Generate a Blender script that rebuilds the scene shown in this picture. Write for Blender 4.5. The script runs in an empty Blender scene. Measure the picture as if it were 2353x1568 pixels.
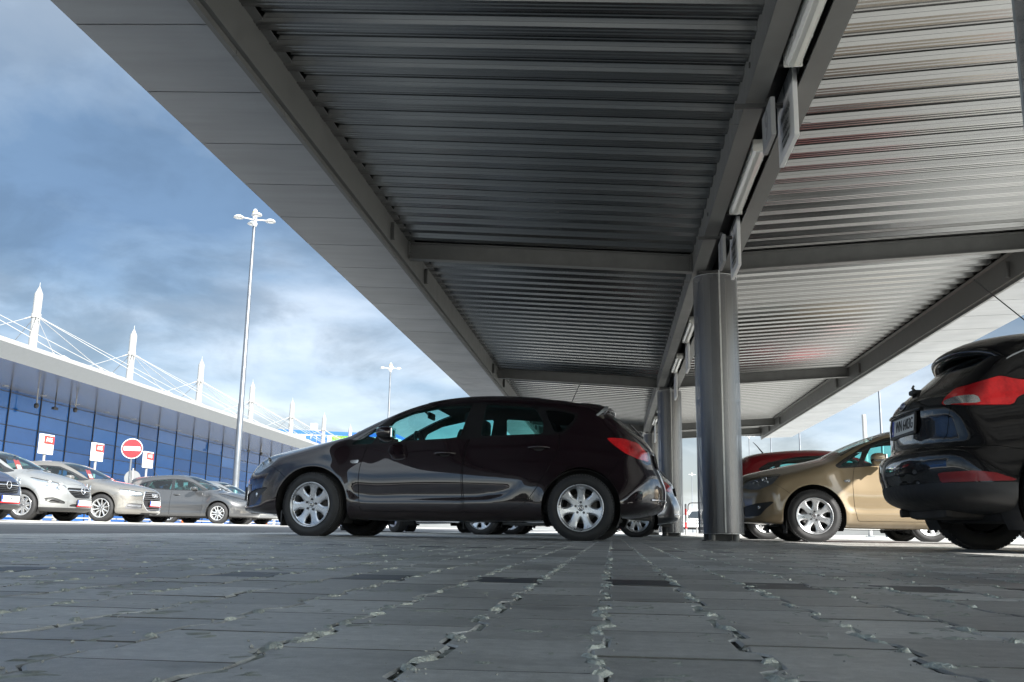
import bpy, bmesh, math, random
import numpy as np
from mathutils import Vector, Matrix
random.seed(7); np.random.seed(7)
S = bpy.context.scene
COL = S.collection
R_ = math.radians

# ------------------------------------------------------------------ camera
cd = bpy.data.cameras.new('camera'); cam = bpy.data.objects.new('camera', cd); COL.objects.link(cam)
cd.sensor_width = 36.0; cd.lens = 33.35; cd.clip_start = 0.02; cd.clip_end = 3000
_f, _cx, _cy = 2180.0, 1176.5, 784.0
def _u(v): v = np.array(v, float); return v / np.linalg.norm(v)
_up = _u([(1361 - _cx) / _f, (10186 + _cy) / _f, -1]); _yd = _u([(1408 - _cx) / _f, -(1221 - _cy) / _f, -1])
_yd = _u(_yd - _up * _yd.dot(_up)); _xd = np.cross(_yd, _up)
_RM = np.stack([_xd, _yd, _up])
M4 = Matrix([[*map(float, _RM[0]), 0], [*map(float, _RM[1]), 0], [*map(float, _RM[2]), 0.096], [0, 0, 0, 1]])
cam.matrix_world = M4
S.camera = cam

# ------------------------------------------------------------------ light, sky, exposure
SUN_EL, SUN_AZ = R_(31.8), R_(40)             # azimuth measured from +X towards -Y (behind the camera, right)
sun_dir = Vector((math.cos(SUN_EL) * math.cos(SUN_AZ), -math.cos(SUN_EL) * math.sin(SUN_AZ), math.sin(SUN_EL)))
sl = bpy.data.lights.new('sun', 'SUN'); sl.energy = 3.1; sl.angle = R_(0.5); sl.color = (1.0, 0.97, 0.92)
so = bpy.data.objects.new('sun', sl); COL.objects.link(so)
so.rotation_euler = sun_dir.to_track_quat('Z', 'Y').to_euler()
w = bpy.data.worlds.new('World'); S.world = w; w.use_nodes = True
def build_world():
    nt = w.node_tree; nt.nodes.clear()
    N = nt.nodes.new; Lk = nt.links.new
    out = N('ShaderNodeOutputWorld'); bg = N('ShaderNodeBackground'); bg.inputs['Strength'].default_value = 0.1
    sky = N('ShaderNodeTexSky'); sky.sky_type = 'NISHITA'; sky.sun_disc = False
    sky.sun_elevation = SUN_EL; sky.sun_rotation = math.atan2(sun_dir.x, sun_dir.y)
    sky.air_density = 1.0; sky.dust_density = 0.6; sky.ozone_density = 1.6
    tc = N('ShaderNodeTexCoord')
    sep = N('ShaderNodeSeparateXYZ'); Lk(tc.outputs['Generated'], sep.inputs[0])
    def mth(op, a, b=None, c=None):
        n = N('ShaderNodeMath'); n.operation = op
        for i, v in enumerate((a, b, c)):
            if v is None: continue
            if isinstance(v, (int, float)): n.inputs[i].default_value = v
            else: Lk(v, n.inputs[i])
        return n.outputs[0]
    zc = mth('MAXIMUM', sep.outputs[2], 0.0)
    den = mth('ADD', zc, 0.16)
    px = mth('DIVIDE', sep.outputs[0], den); py = mth('DIVIDE', sep.outputs[1], den)
    cmb = N('ShaderNodeCombineXYZ'); Lk(px, cmb.inputs[0]); Lk(py, cmb.inputs[1]); cmb.inputs[2].default_value = 1.7
    def noise(scale, det, rough, off, dist=0.0):
        mp = N('ShaderNodeMapping'); mp.inputs['Location'].default_value = off; Lk(cmb.outputs[0], mp.inputs[0])
        n = N('ShaderNodeTexNoise'); n.inputs['Scale'].default_value = scale; n.inputs['Detail'].default_value = det
        n.inputs['Roughness'].default_value = rough; n.inputs['Distortion'].default_value = dist
        Lk(mp.outputs[0], n.inputs['Vector']); return n.outputs['Fac']
    def ramp(fac, pts):
        r = N('ShaderNodeValToRGB'); Lk(fac, r.inputs[0]); e = r.color_ramp.elements
        while len(e) < len(pts): e.new(0.5)
        for k, (p, c) in enumerate(pts): e[k].position = p; e[k].color = (*c, 1)
        return r.outputs[0]
    def mix(fac, a, b, mode='MIX'):
        m = N('ShaderNodeMix'); m.data_type = 'RGBA'; m.blend_type = mode
        for sck, v in ((m.inputs[0], fac), (m.inputs[6], a), (m.inputs[7], b)):
            if isinstance(v, (int, float)): sck.default_value = v
            elif isinstance(v, tuple): sck.default_value = (*v, 1)
            else: Lk(v, sck)
        return m.outputs[2]
    big = noise(0.55, 5, 0.5, (3.1, 1.4, 0), 0.25)
    fine = noise(1.5, 8, 0.55, (0.3, 5.2, 2), 0.15)
    # a dark storm bank at middle height, veils above it, sunlit cumulus towards the horizon
    t = mth('ADD', sep.outputs[2], mth('ADD', mth('MULTIPLY', mth('SUBTRACT', big, 0.5), 0.30), mth('MULTIPLY', mth('SUBTRACT', fine, 0.5), 0.30)))
    cloud = ramp(t, SKYC)
    mpc = N('ShaderNodeMapping'); mpc.inputs['Location'].default_value = (7.7, 2.2, 4); mpc.inputs['Scale'].default_value = (1, 1, 2.2); Lk(tc.outputs['Generated'], mpc.inputs[0])
    ncu = N('ShaderNodeTexNoise'); ncu.inputs['Scale'].default_value = 5.5; ncu.inputs['Detail'].default_value = 12; ncu.inputs['Roughness'].default_value = 0.58; ncu.inputs['Distortion'].default_value = 0.4; Lk(mpc.outputs[0], ncu.inputs['Vector']); cum = ncu.outputs['Fac']
    shade = N('ShaderNodeMapRange'); shade.inputs[1].default_value = 0.38; shade.inputs[2].default_value = 0.60; shade.inputs[3].default_value = 0.68; shade.inputs[4].default_value = 1.36; shade.interpolation_type = 'SMOOTHSTEP'; Lk(cum, shade.inputs[0])
    lowf = N('ShaderNodeMapRange'); lowf.inputs[1].default_value = 0.20; lowf.inputs[2].default_value = 0.34; lowf.inputs[3].default_value = 1.0; lowf.inputs[4].default_value = 0.35; Lk(sep.outputs[2], lowf.inputs[0])
    c1 = mix(lowf.outputs[0], cloud, shade.outputs[0], 'MULTIPLY')
    col = mix(0.88, sky.outputs[0], c1)
    # sky round the sun, out of view, is brightened as added fill light
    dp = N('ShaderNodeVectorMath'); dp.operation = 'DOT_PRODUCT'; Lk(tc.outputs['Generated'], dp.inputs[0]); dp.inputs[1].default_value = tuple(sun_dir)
    gm = N('ShaderNodeMapRange'); gm.interpolation_type = 'SMOOTHSTEP'; gm.inputs[1].default_value = -0.15; gm.inputs[2].default_value = 0.95; gm.inputs[3].default_value = 1.0; gm.inputs[4].default_value = SKY_FILL; Lk(dp.outputs['Value'], gm.inputs[0])
    wt = mix(mth('MULTIPLY', mth('SUBTRACT', gm.outputs[0], 1.0), 1.0 / (SKY_FILL - 1)), (1, 1, 1), (1.12, 1.02, .86)); ct = mix(1.0, col, wt, 'MULTIPLY')
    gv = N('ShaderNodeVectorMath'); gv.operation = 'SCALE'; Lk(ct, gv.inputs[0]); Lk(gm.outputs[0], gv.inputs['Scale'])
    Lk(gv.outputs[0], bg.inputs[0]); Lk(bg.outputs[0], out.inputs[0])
SKY_FILL = 4.5
SKYC = [(0.0, (1.628, 1.767, 1.934)), (0.09, (1.674, 1.795, 1.934)), (0.155, (1.163, 1.349, 1.581)), (0.225, (0.558, 0.8, 1.116)), (0.28, (0.307, 0.512, 0.837)), (0.34, (0.353, 0.577, 0.902)), (0.4, (0.818, 1.042, 1.302)), (0.5, (1.256, 1.442, 1.628))]
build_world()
S.view_settings.view_transform = 'Standard'; S.view_settings.look = 'None'
S.view_settings.exposure = 1.95; S.view_settings.gamma = 1.0; S.view_settings.use_curve_mapping = False
S.cycles.max_bounces = 10; S.cycles.transparent_max_bounces = 24; S.cycles.caustics_reflective = False; S.cycles.caustics_refractive = False
S.cycles.use_denoising = True

# ------------------------------------------------------------------ materials
MATS = {}
def _new(name):
    m = bpy.data.materials.new(name); m.use_nodes = True; MATS[name] = m
    return m, m.node_tree, m.node_tree.nodes['Principled BSDF']
def mat(name, col, rough=0.5, metal=0.0, var=0.0, vscale=6.0, bump=0.0, bscale=60.0, coat=0.0, spec=0.5, rvar=0.0, emit=None, dirt=None, coord='Object'):
    """Principled with noise-varied colour / roughness, optional bump and dust."""
    m, nt, b = _new(name); N = nt.nodes.new; Lk = nt.links.new
    b.inputs['Base Color'].default_value = (*col, 1); b.inputs['Roughness'].default_value = rough
    b.inputs['Metallic'].default_value = metal; b.inputs['Coat Weight'].default_value = coat
    b.inputs['Coat Roughness'].default_value = 0.03; b.inputs['Specular IOR Level'].default_value = spec
    tc = N('ShaderNodeTexCoord')
    if var > 0 or rvar > 0:
        n = N('ShaderNodeTexNoise'); n.inputs['Scale'].default_value = vscale; n.inputs['Detail'].default_value = 8; n.inputs['Roughness'].default_value = 0.6
        Lk(tc.outputs[coord], n.inputs['Vector'])
        if var > 0:
            mr = N('ShaderNodeMapRange'); mr.inputs[1].default_value = 0.25; mr.inputs[2].default_value = 0.75
            mr.inputs[3].default_value = 1 - var; mr.inputs[4].default_value = 1 + var; Lk(n.outputs['Fac'], mr.inputs[0])
            mx = N('ShaderNodeMix'); mx.data_type = 'RGBA'; mx.blend_type = 'MULTIPLY'; mx.inputs[0].default_value = 1
            mx.inputs[6].default_value = (*col, 1); Lk(mr.outputs[0], mx.inputs[7]); Lk(mx.outputs[2], b.inputs['Base Color'])
        if rvar > 0:
            mr2 = N('ShaderNodeMapRange'); mr2.inputs[1].default_value = 0.3; mr2.inputs[2].default_value = 0.7
            mr2.inputs[3].default_value = max(0.02, rough - rvar); mr2.inputs[4].default_value = rough + rvar; Lk(n.outputs['Fac'], mr2.inputs[0]); Lk(mr2.outputs[0], b.inputs['Roughness'])
    if bump > 0:
        n2 = N('ShaderNodeTexNoise'); n2.inputs['Scale'].default_value = bscale; n2.inputs['Detail'].default_value = 5
        Lk(tc.outputs[coord], n2.inputs['Vector'])
        bp = N('ShaderNodeBump'); bp.inputs['Strength'].default_value = bump; bp.inputs['Distance'].default_value = 0.004
        Lk(n2.outputs['Fac'], bp.inputs['Height']); Lk(bp.outputs[0], b.inputs['Normal'])
    if emit:
        b.inputs['Emission Color'].default_value = (*emit[0], 1); b.inputs['Emission Strength'].default_value = emit[1]
    return m
def paint(name, col, flake=0.25, rough=0.32, spec=0.3):
    m, nt, b = _new(name); N = nt.nodes.new; Lk = nt.links.new
    b.inputs['Metallic'].default_value = flake; b.inputs['Roughness'].default_value = rough; b.inputs['Specular IOR Level'].default_value = spec
    b.inputs['Coat Weight'].default_value = 1.0; b.inputs['Coat Roughness'].default_value = 0.025; b.inputs['Coat IOR'].default_value = 1.55
    tc = N('ShaderNodeTexCoord')
    n = N('ShaderNodeTexNoise'); n.inputs['Scale'].default_value = 3.0; n.inputs['Detail'].default_value = 10; n.inputs['Roughness'].default_value = 0.7
    Lk(tc.outputs['Object'], n.inputs['Vector'])
    sp = N('ShaderNodeSeparateXYZ'); Lk(tc.outputs['Object'], sp.inputs[0])
    # road dust settled on the lower panels
    mr = N('ShaderNodeMapRange'); mr.inputs[1].default_value = 0.42; mr.inputs[2].default_value = 0.14; mr.inputs[3].default_value = 0; mr.inputs[4].default_value = 0.30; Lk(sp.outputs[2], mr.inputs[0])
    mu = N('ShaderNodeMath'); mu.operation = 'MULTIPLY'; Lk(mr.outputs[0], mu.inputs[0]); Lk(n.outputs['Fac'], mu.inputs[1])
    mx = N('ShaderNodeMix'); mx.data_type = 'RGBA'; Lk(mu.outputs[0], mx.inputs[0]); mx.inputs[6].default_value = (*col, 1); mx.inputs[7].default_value = (0.10, 0.09, 0.08, 1)
    Lk(mx.outputs[2], b.inputs['Base Color'])
    return m
def glass(name, tint, refl=1.0, haze=0.0):
    """thin car / curtain-wall glass: tinted see-through plus mirror reflection by Fresnel"""
    m, nt, b = _new(name); N = nt.nodes.new; Lk = nt.links.new
    nt.nodes.remove(b); out = nt.nodes['Material Output']
    tr = N('ShaderNodeBsdfTransparent'); tr.inputs[0].default_value = (*tint, 1)
    gl = N('ShaderNodeBsdfGlossy'); gl.inputs['Roughness'].default_value = 0.012; gl.inputs[0].default_value = (1, 1, 1, 1)
    lw = N('ShaderNodeLayerWeight'); lw.inputs[0].default_value = 0.5       # facing = 1 - |cos|, the same from both sides
    pw = N('ShaderNodeMath'); pw.operation = 'POWER'; Lk(lw.outputs['Facing'], pw.inputs[0]); pw.inputs[1].default_value = 5.0
    mu = N('ShaderNodeMath'); mu.operation = 'MULTIPLY_ADD'; Lk(pw.outputs[0], mu.inputs[0]); mu.inputs[1].default_value = 0.9 * refl; mu.inputs[2].default_value = 0.06 * refl; mu.use_clamp = True
    mx = N('ShaderNodeMixShader'); Lk(mu.outputs[0], mx.inputs[0]); Lk(tr.outputs[0], mx.inputs[1]); Lk(gl.outputs[0], mx.inputs[2])
    Lk(mx.outputs[0], out.inputs[0])
    return m

# ------------------------------------------------------------------ object helpers
def put(o, parent=None):
    COL.objects.link(o)
    if parent is not None: o.parent = parent
    return o
def tag(o, label=None, cat=None, group=None, kind=None):
    if label: o['label'] = label
    if cat: o['category'] = cat
    if group: o['group'] = group
    if kind: o['kind'] = kind
    return o
def empty(name, loc=(0, 0, 0), rz=0.0, parent=None):
    o = bpy.data.objects.new(name, None); o.location = loc; o.rotation_euler = (0, 0, rz); o.empty_display_size = 0.2
    return put(o, parent)
def children(o): return list(o.children)
def copy_tree(o, parent=None):
    c = o.copy(); COL.objects.link(c); c.parent = parent
    for ch in children(o): copy_tree(ch, c)
    return c
class MB:
    def __init__(s): s.v = []; s.f = []; s.m = []; s.sm = []; s.mi = 0; s.smooth = False
    def add(s, vs, fs, smooth=None):
        b = len(s.v); s.v.extend([tuple(map(float, p)) for p in vs])
        for f in fs: s.f.append([b + i for i in f]); s.m.append(s.mi); s.sm.append(s.smooth if smooth is None else smooth)
        return s
    def box(s, c, d, rz=0.0):
        x, y, z = d[0] / 2, d[1] / 2, d[2] / 2; ca, sa = math.cos(rz), math.sin(rz)
        vs = []
        for k in (-z, z):
            for (i, j) in ((-x, -y), (x, -y), (x, y), (-x, y)): vs.append((c[0] + i * ca - j * sa, c[1] + i * sa + j * ca, c[2] + k))
        return s.add(vs, [(3, 2, 1, 0), (4, 5, 6, 7), (0, 1, 5, 4), (1, 2, 6, 5), (2, 3, 7, 6), (3, 0, 4, 7)], False)
    def bbox(s, c, d, r=0.01, rz=0.0):
        """box with chamfered edges"""
        hx, hy, hz = d[0] / 2, d[1] / 2, d[2] / 2; r = min(r, hx * .9, hy * .9, hz * .9)
        bm = bmesh.new(); bmesh.ops.create_cube(bm, size=1)
        for v in bm.verts: v.co = Vector((v.co.x * d[0], v.co.y * d[1], v.co.z * d[2]))
        bmesh.ops.bevel(bm, geom=bm.edges[:], offset=r, segments=2, affect='EDGES', profile=0.6)
        ca, sa = math.cos(rz), math.sin(rz); bm.verts.index_update()
        vs = [(c[0] + v.co.x * ca - v.co.y * sa, c[1] + v.co.x * sa + v.co.y * ca, c[2] + v.co.z) for v in bm.verts]
        s.add(vs, [[v.index for v in f.verts] for f in bm.faces], False); bm.free(); return s
    def quad(s, a, b, c, d): return s.add([a, b, c, d], [(0, 1, 2, 3)], False)
    def cyl(s, p, q, r0, r1=None, n=16, caps=True):
        r1 = r0 if r1 is None else r1
        p, q = Vector(p), Vector(q); a = (q - p).normalized(); t = Vector((0, 0, 1)) if abs(a.z) < .95 else Vector((1, 0, 0))
        u = a.cross(t).normalized(); v = a.cross(u)
        vs = []
        for (o, r) in ((p, r0), (q, r1)):
            for k in range(n): an = 2 * math.pi * k / n; vs.append(o + (u * math.cos(an) + v * math.sin(an)) * r)
        s.add(vs, [((k + 1) % n, k, n + k, n + (k + 1) % n) for k in range(n)], True)
        if caps: s.add(vs[:n], [list(range(n))], False); s.add(vs[n:], [list(range(n))[::-1]], False)
        return s
    def tube(s, pts, r, n=10, closed=False):
        P = [Vector(p) for p in pts]; m = len(P); vs = []; prev = None
        for i in range(m):
            a = (P[(i + 1) % m] - P[i - 1]) if closed or 0 < i < m - 1 else (P[1] - P[0] if i == 0 else P[-1] - P[-2])
            a.normalize()
            if prev is None:
                t = Vector((0, 0, 1)) if abs(a.z) < .9 else Vector((1, 0, 0)); u = a.cross(t).normalized()
            else: u = (prev - a * prev.dot(a)).normalized()
            prev = u; v = a.cross(u); rr = r[i] if isinstance(r, (list, tuple)) else r
            for k in range(n): an = 2 * math.pi * k / n; vs.append(P[i] + (u * math.cos(an) + v * math.sin(an)) * rr)
        fs = []
        for i in range(m if closed else m - 1):
            for k in range(n): j = (i + 1) % m; fs.append((i * n + (k + 1) % n, i * n + k, j * n + k, j * n + (k + 1) % n))
        s.add(vs, fs, True)
        if not closed: s.add(vs[:n], [list(range(n))], False); s.add(vs[-n:], [list(range(n))[::-1]], False)
        return s
    def lathe(s, prof, n=32, axis='Z', c=(0, 0, 0), closed=False):
        vs = []; m = len(prof)
        for k in range(n):
            a = 2 * math.pi * k / n; ca, sa = math.cos(a), math.sin(a)
            for (r, h) in prof:
                if axis == 'Z': vs.append((c[0] + r * ca, c[1] + r * sa, c[2] + h))
                else: vs.append((c[0] + r * sa, c[1] + h, c[2] + r * ca))
        fs = []
        for k in range(n):
            k2 = (k + 1) % n
            for i in range(m if closed else m - 1):
                j = (i + 1) % m
                fs.append((k * m + i, k2 * m + i, k2 * m + j, k * m + j))
        return s.add(vs, fs, True)
    def prism(s, poly, fn, d0, d1):
        """poly of 2D points; fn(a,b,d)->3D"""
        n = len(poly); vs = [fn(a, b, d0) for a, b in poly] + [fn(a, b, d1) for a, b in poly]
        return s.add(vs, [list(range(n))[::-1], list(range(n, 2 * n))] + [(i, (i + 1) % n, n + (i + 1) % n, n + i) for i in range(n)], False)
    def build(s, name, mats, parent=None, loc=None, rz=0.0, fix=True):
        me = bpy.data.meshes.new(name); me.from_pydata(s.v, [], s.f); mats = mats if isinstance(mats, (list, tuple)) else [mats]
        for m in mats: me.materials.append(m)
        me.polygons.foreach_set('material_index', s.m); me.polygons.foreach_set('use_smooth', s.sm)
        if fix:
            bm = bmesh.new(); bm.from_mesh(me); bmesh.ops.recalc_face_normals(bm, faces=bm.faces[:]); bm.to_mesh(me); bm.free()
        me.update()
        o = bpy.data.objects.new(name, me)
        if loc is not None: o.location = loc
        o.rotation_euler = (0, 0, rz)
        return put(o, parent)
def text_mesh(txt, size, depth=0.002, bold=0.0, xs=1.0, align='CENTER'):
    cu = bpy.data.curves.new('txt', 'FONT'); cu.body = txt; cu.size = size; cu.extrude = depth; cu.offset = bold
    cu.align_x = align; cu.align_y = 'CENTER'; cu.resolution_u = 3
    o = bpy.data.objects.new('txt', cu); COL.objects.link(o); o.scale = (xs, 1, 1)
    dg = bpy.context.evaluated_depsgraph_get(); dg.update()
    me = bpy.data.meshes.new_from_object(o.evaluated_get(dg))
    if xs != 1.0: me.transform(Matrix.Diagonal((xs, 1, 1, 1)))
    bpy.data.objects.remove(o); bpy.data.curves.remove(cu)
    return me
def lettering(lines, name, m, parent, M):
    """lines: (text, size, x, y, bold, xs) in a local plane x right, y up, +z towards the reader; M places that plane"""
    vs, fs = [], []
    for (t, size, x, y, bold, xs) in lines:
        me = text_mesh(t, size, 0.0012, bold, xs); b = len(vs)
        vs += [(v.co.x + x, v.co.y + y, v.co.z) for v in me.vertices]; fs += [[b + i for i in p.vertices] for p in me.polygons]
        bpy.data.meshes.remove(me)
    me = bpy.data.meshes.new(name); me.from_pydata(vs, [], fs); me.materials.append(m)
    me.transform(M); o = bpy.data.objects.new(name, me)
    return put(o, parent)
def facing(loc, direction, up=(0, 0, 1)):
    """matrix whose +z looks along direction, +y up"""
    z = Vector(direction).normalized(); y = Vector(up); x = y.cross(z).normalized(); y = z.cross(x)
    return Matrix(((x.x, y.x, z.x, loc[0]), (x.y, y.y, z.y, loc[1]), (x.z, y.z, z.z, loc[2]), (0, 0, 0, 1)))
# ------------------------------------------------------------------ car bodies: a smooth implicit shell cut into panels
def crom(pts, per=8, closed=True):
    """Catmull-Rom resampling of 2D control points"""
    P = np.array(pts, float); n = len(P); out = []
    rng = range(n if closed else n - 1)
    for i in rng:
        if closed: p0, p1, p2, p3 = P[i - 1], P[i], P[(i + 1) % n], P[(i + 2) % n]
        else: p0, p1, p2, p3 = P[max(i - 1, 0)], P[i], P[i + 1], P[min(i + 2, n - 1)]
        # centripetal parameterisation avoids overshoot
        t0 = 0; t1 = t0 + max(np.linalg.norm(p1 - p0), 1e-6) ** .5; t2 = t1 + max(np.linalg.norm(p2 - p1), 1e-6) ** .5; t3 = t2 + max(np.linalg.norm(p3 - p2), 1e-6) ** .5
        for t in np.linspace(t1, t2, per, endpoint=False):
            a1 = (t1 - t) / (t1 - t0) * p0 + (t - t0) / (t1 - t0) * p1; a2 = (t2 - t) / (t2 - t1) * p1 + (t - t1) / (t2 - t1) * p2
            a3 = (t3 - t) / (t3 - t2) * p2 + (t - t2) / (t3 - t2) * p3
            b1 = (t2 - t) / (t2 - t0) * a1 + (t - t0) / (t2 - t0) * a2; b2 = (t3 - t) / (t3 - t1) * a2 + (t - t1) / (t3 - t1) * a3
            out.append((t2 - t) / (t2 - t1) * b1 + (t - t1) / (t2 - t1) * b2)
    if not closed: out.append(P[-1])
    return np.array(out)
def polysd(x, y, poly):
    """signed distance (negative inside) of points to a closed polygon"""
    poly = np.asarray(poly, float); d = np.full(x.shape, 1e18); ins = np.zeros(x.shape, bool); n = len(poly)
    for i in range(n):
        ax, ay = poly[i]; bx, by = poly[(i + 1) % n]; ex, ey = bx - ax, by - ay; L = ex * ex + ey * ey
        if L < 1e-14: continue
        wx, wy = x - ax, y - ay; t = np.clip((wx * ex + wy * ey) / L, 0, 1)
        d = np.minimum(d, (wx - ex * t) ** 2 + (wy - ey * t) ** 2)
        c = (ay <= y) != (by <= y)
        if abs(ey) > 1e-14: ins ^= c & (x < ax + wy * ex / ey)
    d = np.sqrt(d); return np.where(ins, -d, d)
def smax(a, b, k):
    h = np.maximum(k - np.abs(a - b), 0) / k; return np.maximum(a, b) + h * h * k * 0.25
def smin(a, b, k): return -smax(-a, -b, k)
def sstep(a, b, x): t = np.clip((x - a) / (b - a), 0, 1); return t * t * (3 - 2 * t)
def tab(pts, x):
    P = crom(pts, 10, False); return np.interp(x, P[:, 0], P[:, 1])
def surface_nets(F, org, h):
    nx, ny, nz = F.shape; neg = F < 0
    cnt = np.zeros((nx - 1, ny - 1, nz - 1)); acc = np.zeros((nx - 1, ny - 1, nz - 1, 3))
    I, J, K = np.meshgrid(np.arange(nx - 1), np.arange(ny - 1), np.arange(nz - 1), indexing='ij')
    cor = [(a, b, c) for a in (0, 1) for b in (0, 1) for c in (0, 1)]
    sl = lambda a, b, c: (slice(a, nx - 1 + a), slice(b, ny - 1 + b), slice(c, nz - 1 + c))
    for i, p in enumerate(cor):
        for q in cor[i + 1:]:
            if sum(abs(p[k] - q[k]) for k in range(3)) != 1: continue
            A, B = F[sl(*p)], F[sl(*q)]; m = (A < 0) != (B < 0)
            t = np.where(m, A / np.where(m, A - B, 1), 0)
            for k in range(3): acc[..., k] += np.where(m, p[k] + (q[k] - p[k]) * t, 0)
            cnt += m
    act = cnt > 0; ids = np.full(act.shape, -1); ids[act] = np.arange(act.sum())
    V = np.stack([I[act], J[act], K[act]], 1) + acc[act] / cnt[act][:, None]
    V = np.array(org) + V * h
    quads = []
    for ax in range(3):
        a = [slice(1, n - 1) for n in (nx, ny, nz)]; a[ax] = slice(0, (nx, ny, nz)[ax] - 1)
        b = list(a); b[ax] = slice(1, (nx, ny, nz)[ax])
        n0, n1 = neg[tuple(a)], neg[tuple(b)]; m = n0 != n1
        ii = np.argwhere(m); base = ii.copy()
        for k in range(3):
            if k != ax: base[:, k] += 1
        u, v = [k for k in range(3) if k != ax]
        def idx(du, dv):
            c = base.copy(); c[:, u] -= du; c[:, v] -= dv; return ids[c[:, 0], c[:, 1], c[:, 2]]
        q = np.stack([idx(0, 0), idx(1, 0), idx(1, 1), idx(0, 1)], 1)
        flip = n0[m] if ax != 1 else ~n0[m]
        q[~flip] = q[~flip][:, ::-1]; quads.append(q)
    return V, np.concatenate(quads)
class Skin:
    def __init__(s, V, N, F): s.V, s.N, s.F = V, N, F
    def sub(s, F):
        if not F: return Skin(np.zeros((0, 3)), np.zeros((0, 3)), [])
        u = sorted({i for f in F for i in f}); mp = {a: b for b, a in enumerate(u)}
        return Skin(s.V[u], s.N[u], [[mp[i] for i in f] for f in F])
    def split(s, d):
        """cut along d = 0 -> (d<0 part, d>=0 part)"""
        if not s.F: return s, s
        d = np.where(np.abs(d) < 1e-5, 1e-5, d); neg = (d < 0).tolist(); dl = d.tolist()
        A, B, nv, cache, base = [], [], [], {}, len(s.V)
        for f in s.F:
            k = [neg[i] for i in f]
            if all(k): A.append(f)
            elif not any(k): B.append(f)
            else:
                fa, fb = [], []; n = len(f)
                for q in range(n):
                    i, j = f[q], f[(q + 1) % n]
                    (fa if neg[i] else fb).append(i)
                    if neg[i] != neg[j]:
                        key = (i, j) if i < j else (j, i)
                        if key not in cache:
                            cache[key] = base + len(nv); nv.append((key[0], key[1], dl[key[0]] / (dl[key[0]] - dl[key[1]])))
                        fa.append(cache[key]); fb.append(cache[key])
                if len(fa) > 2: A.append(fa)
                if len(fb) > 2: B.append(fb)
        if nv:
            a = np.array([x[0] for x in nv]); b = np.array([x[1] for x in nv]); t = np.array([x[2] for x in nv])[:, None]
            V = np.concatenate([s.V, s.V[a] * (1 - t) + s.V[b] * t]); n_ = s.N[a] * (1 - t) + s.N[b] * t
            N = np.concatenate([s.N, n_ / np.linalg.norm(n_, axis=1)[:, None]])
        else: V, N = s.V, s.N
        t = Skin(V, N, None); return t.sub(A), t.sub(B)
    def offset(s, d): return Skin(s.V + s.N * d, s.N, s.F)
    def flipped(s): return Skin(s.V, -s.N, [f[::-1] for f in s.F])
    def join(s, o): b = len(s.V); return Skin(np.concatenate([s.V, o.V]), np.concatenate([s.N, o.N]), s.F + [[i + b for i in f] for f in o.F])
    def mesh(s, name, m):
        me = bpy.data.meshes.new(name); me.from_pydata(s.V.tolist(), [], s.F); me.materials.append(m)
        me.polygons.foreach_set('use_smooth', [True] * len(s.F)); me.update()
        me.normals_split_custom_set_from_vertices(s.N.tolist()); return me
    def obj(s, name, m, parent): return put(bpy.data.objects.new(name, s.mesh(name, m)), parent)
    def rim(s, depth):
        """walls that turn the panel's open border inwards, so the panel shows thickness"""
        cnt = {}
        for f in s.F:
            for q in range(len(f)): a, b = f[q], f[(q + 1) % len(f)]; cnt[(a, b)] = 1
        ed = [e for e in cnt if (e[1], e[0]) not in cnt]
        if not ed: return s
        u = sorted({i for e in ed for i in e}); mp = {a: k for k, a in enumerate(u)}; n = len(u); b = len(s.V)
        V = np.concatenate([s.V, s.V[u], s.V[u] - s.N[u] * depth])
        # normals of the walls: mean face normal per vertex
        wn = np.zeros((n, 3)); F = list(s.F)
        for (i, j) in ed:
            F.append([b + mp[j], b + mp[i], b + n + mp[i], b + n + mp[j]])
            nn = np.cross(s.V[i] - s.V[j], s.N[i]); wn[mp[i]] -= nn; wn[mp[j]] -= nn
        wn = wn / np.maximum(np.linalg.norm(wn, axis=1)[:, None], 1e-9)
        return Skin(V, np.concatenate([s.N, wn, wn]), F)

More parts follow.
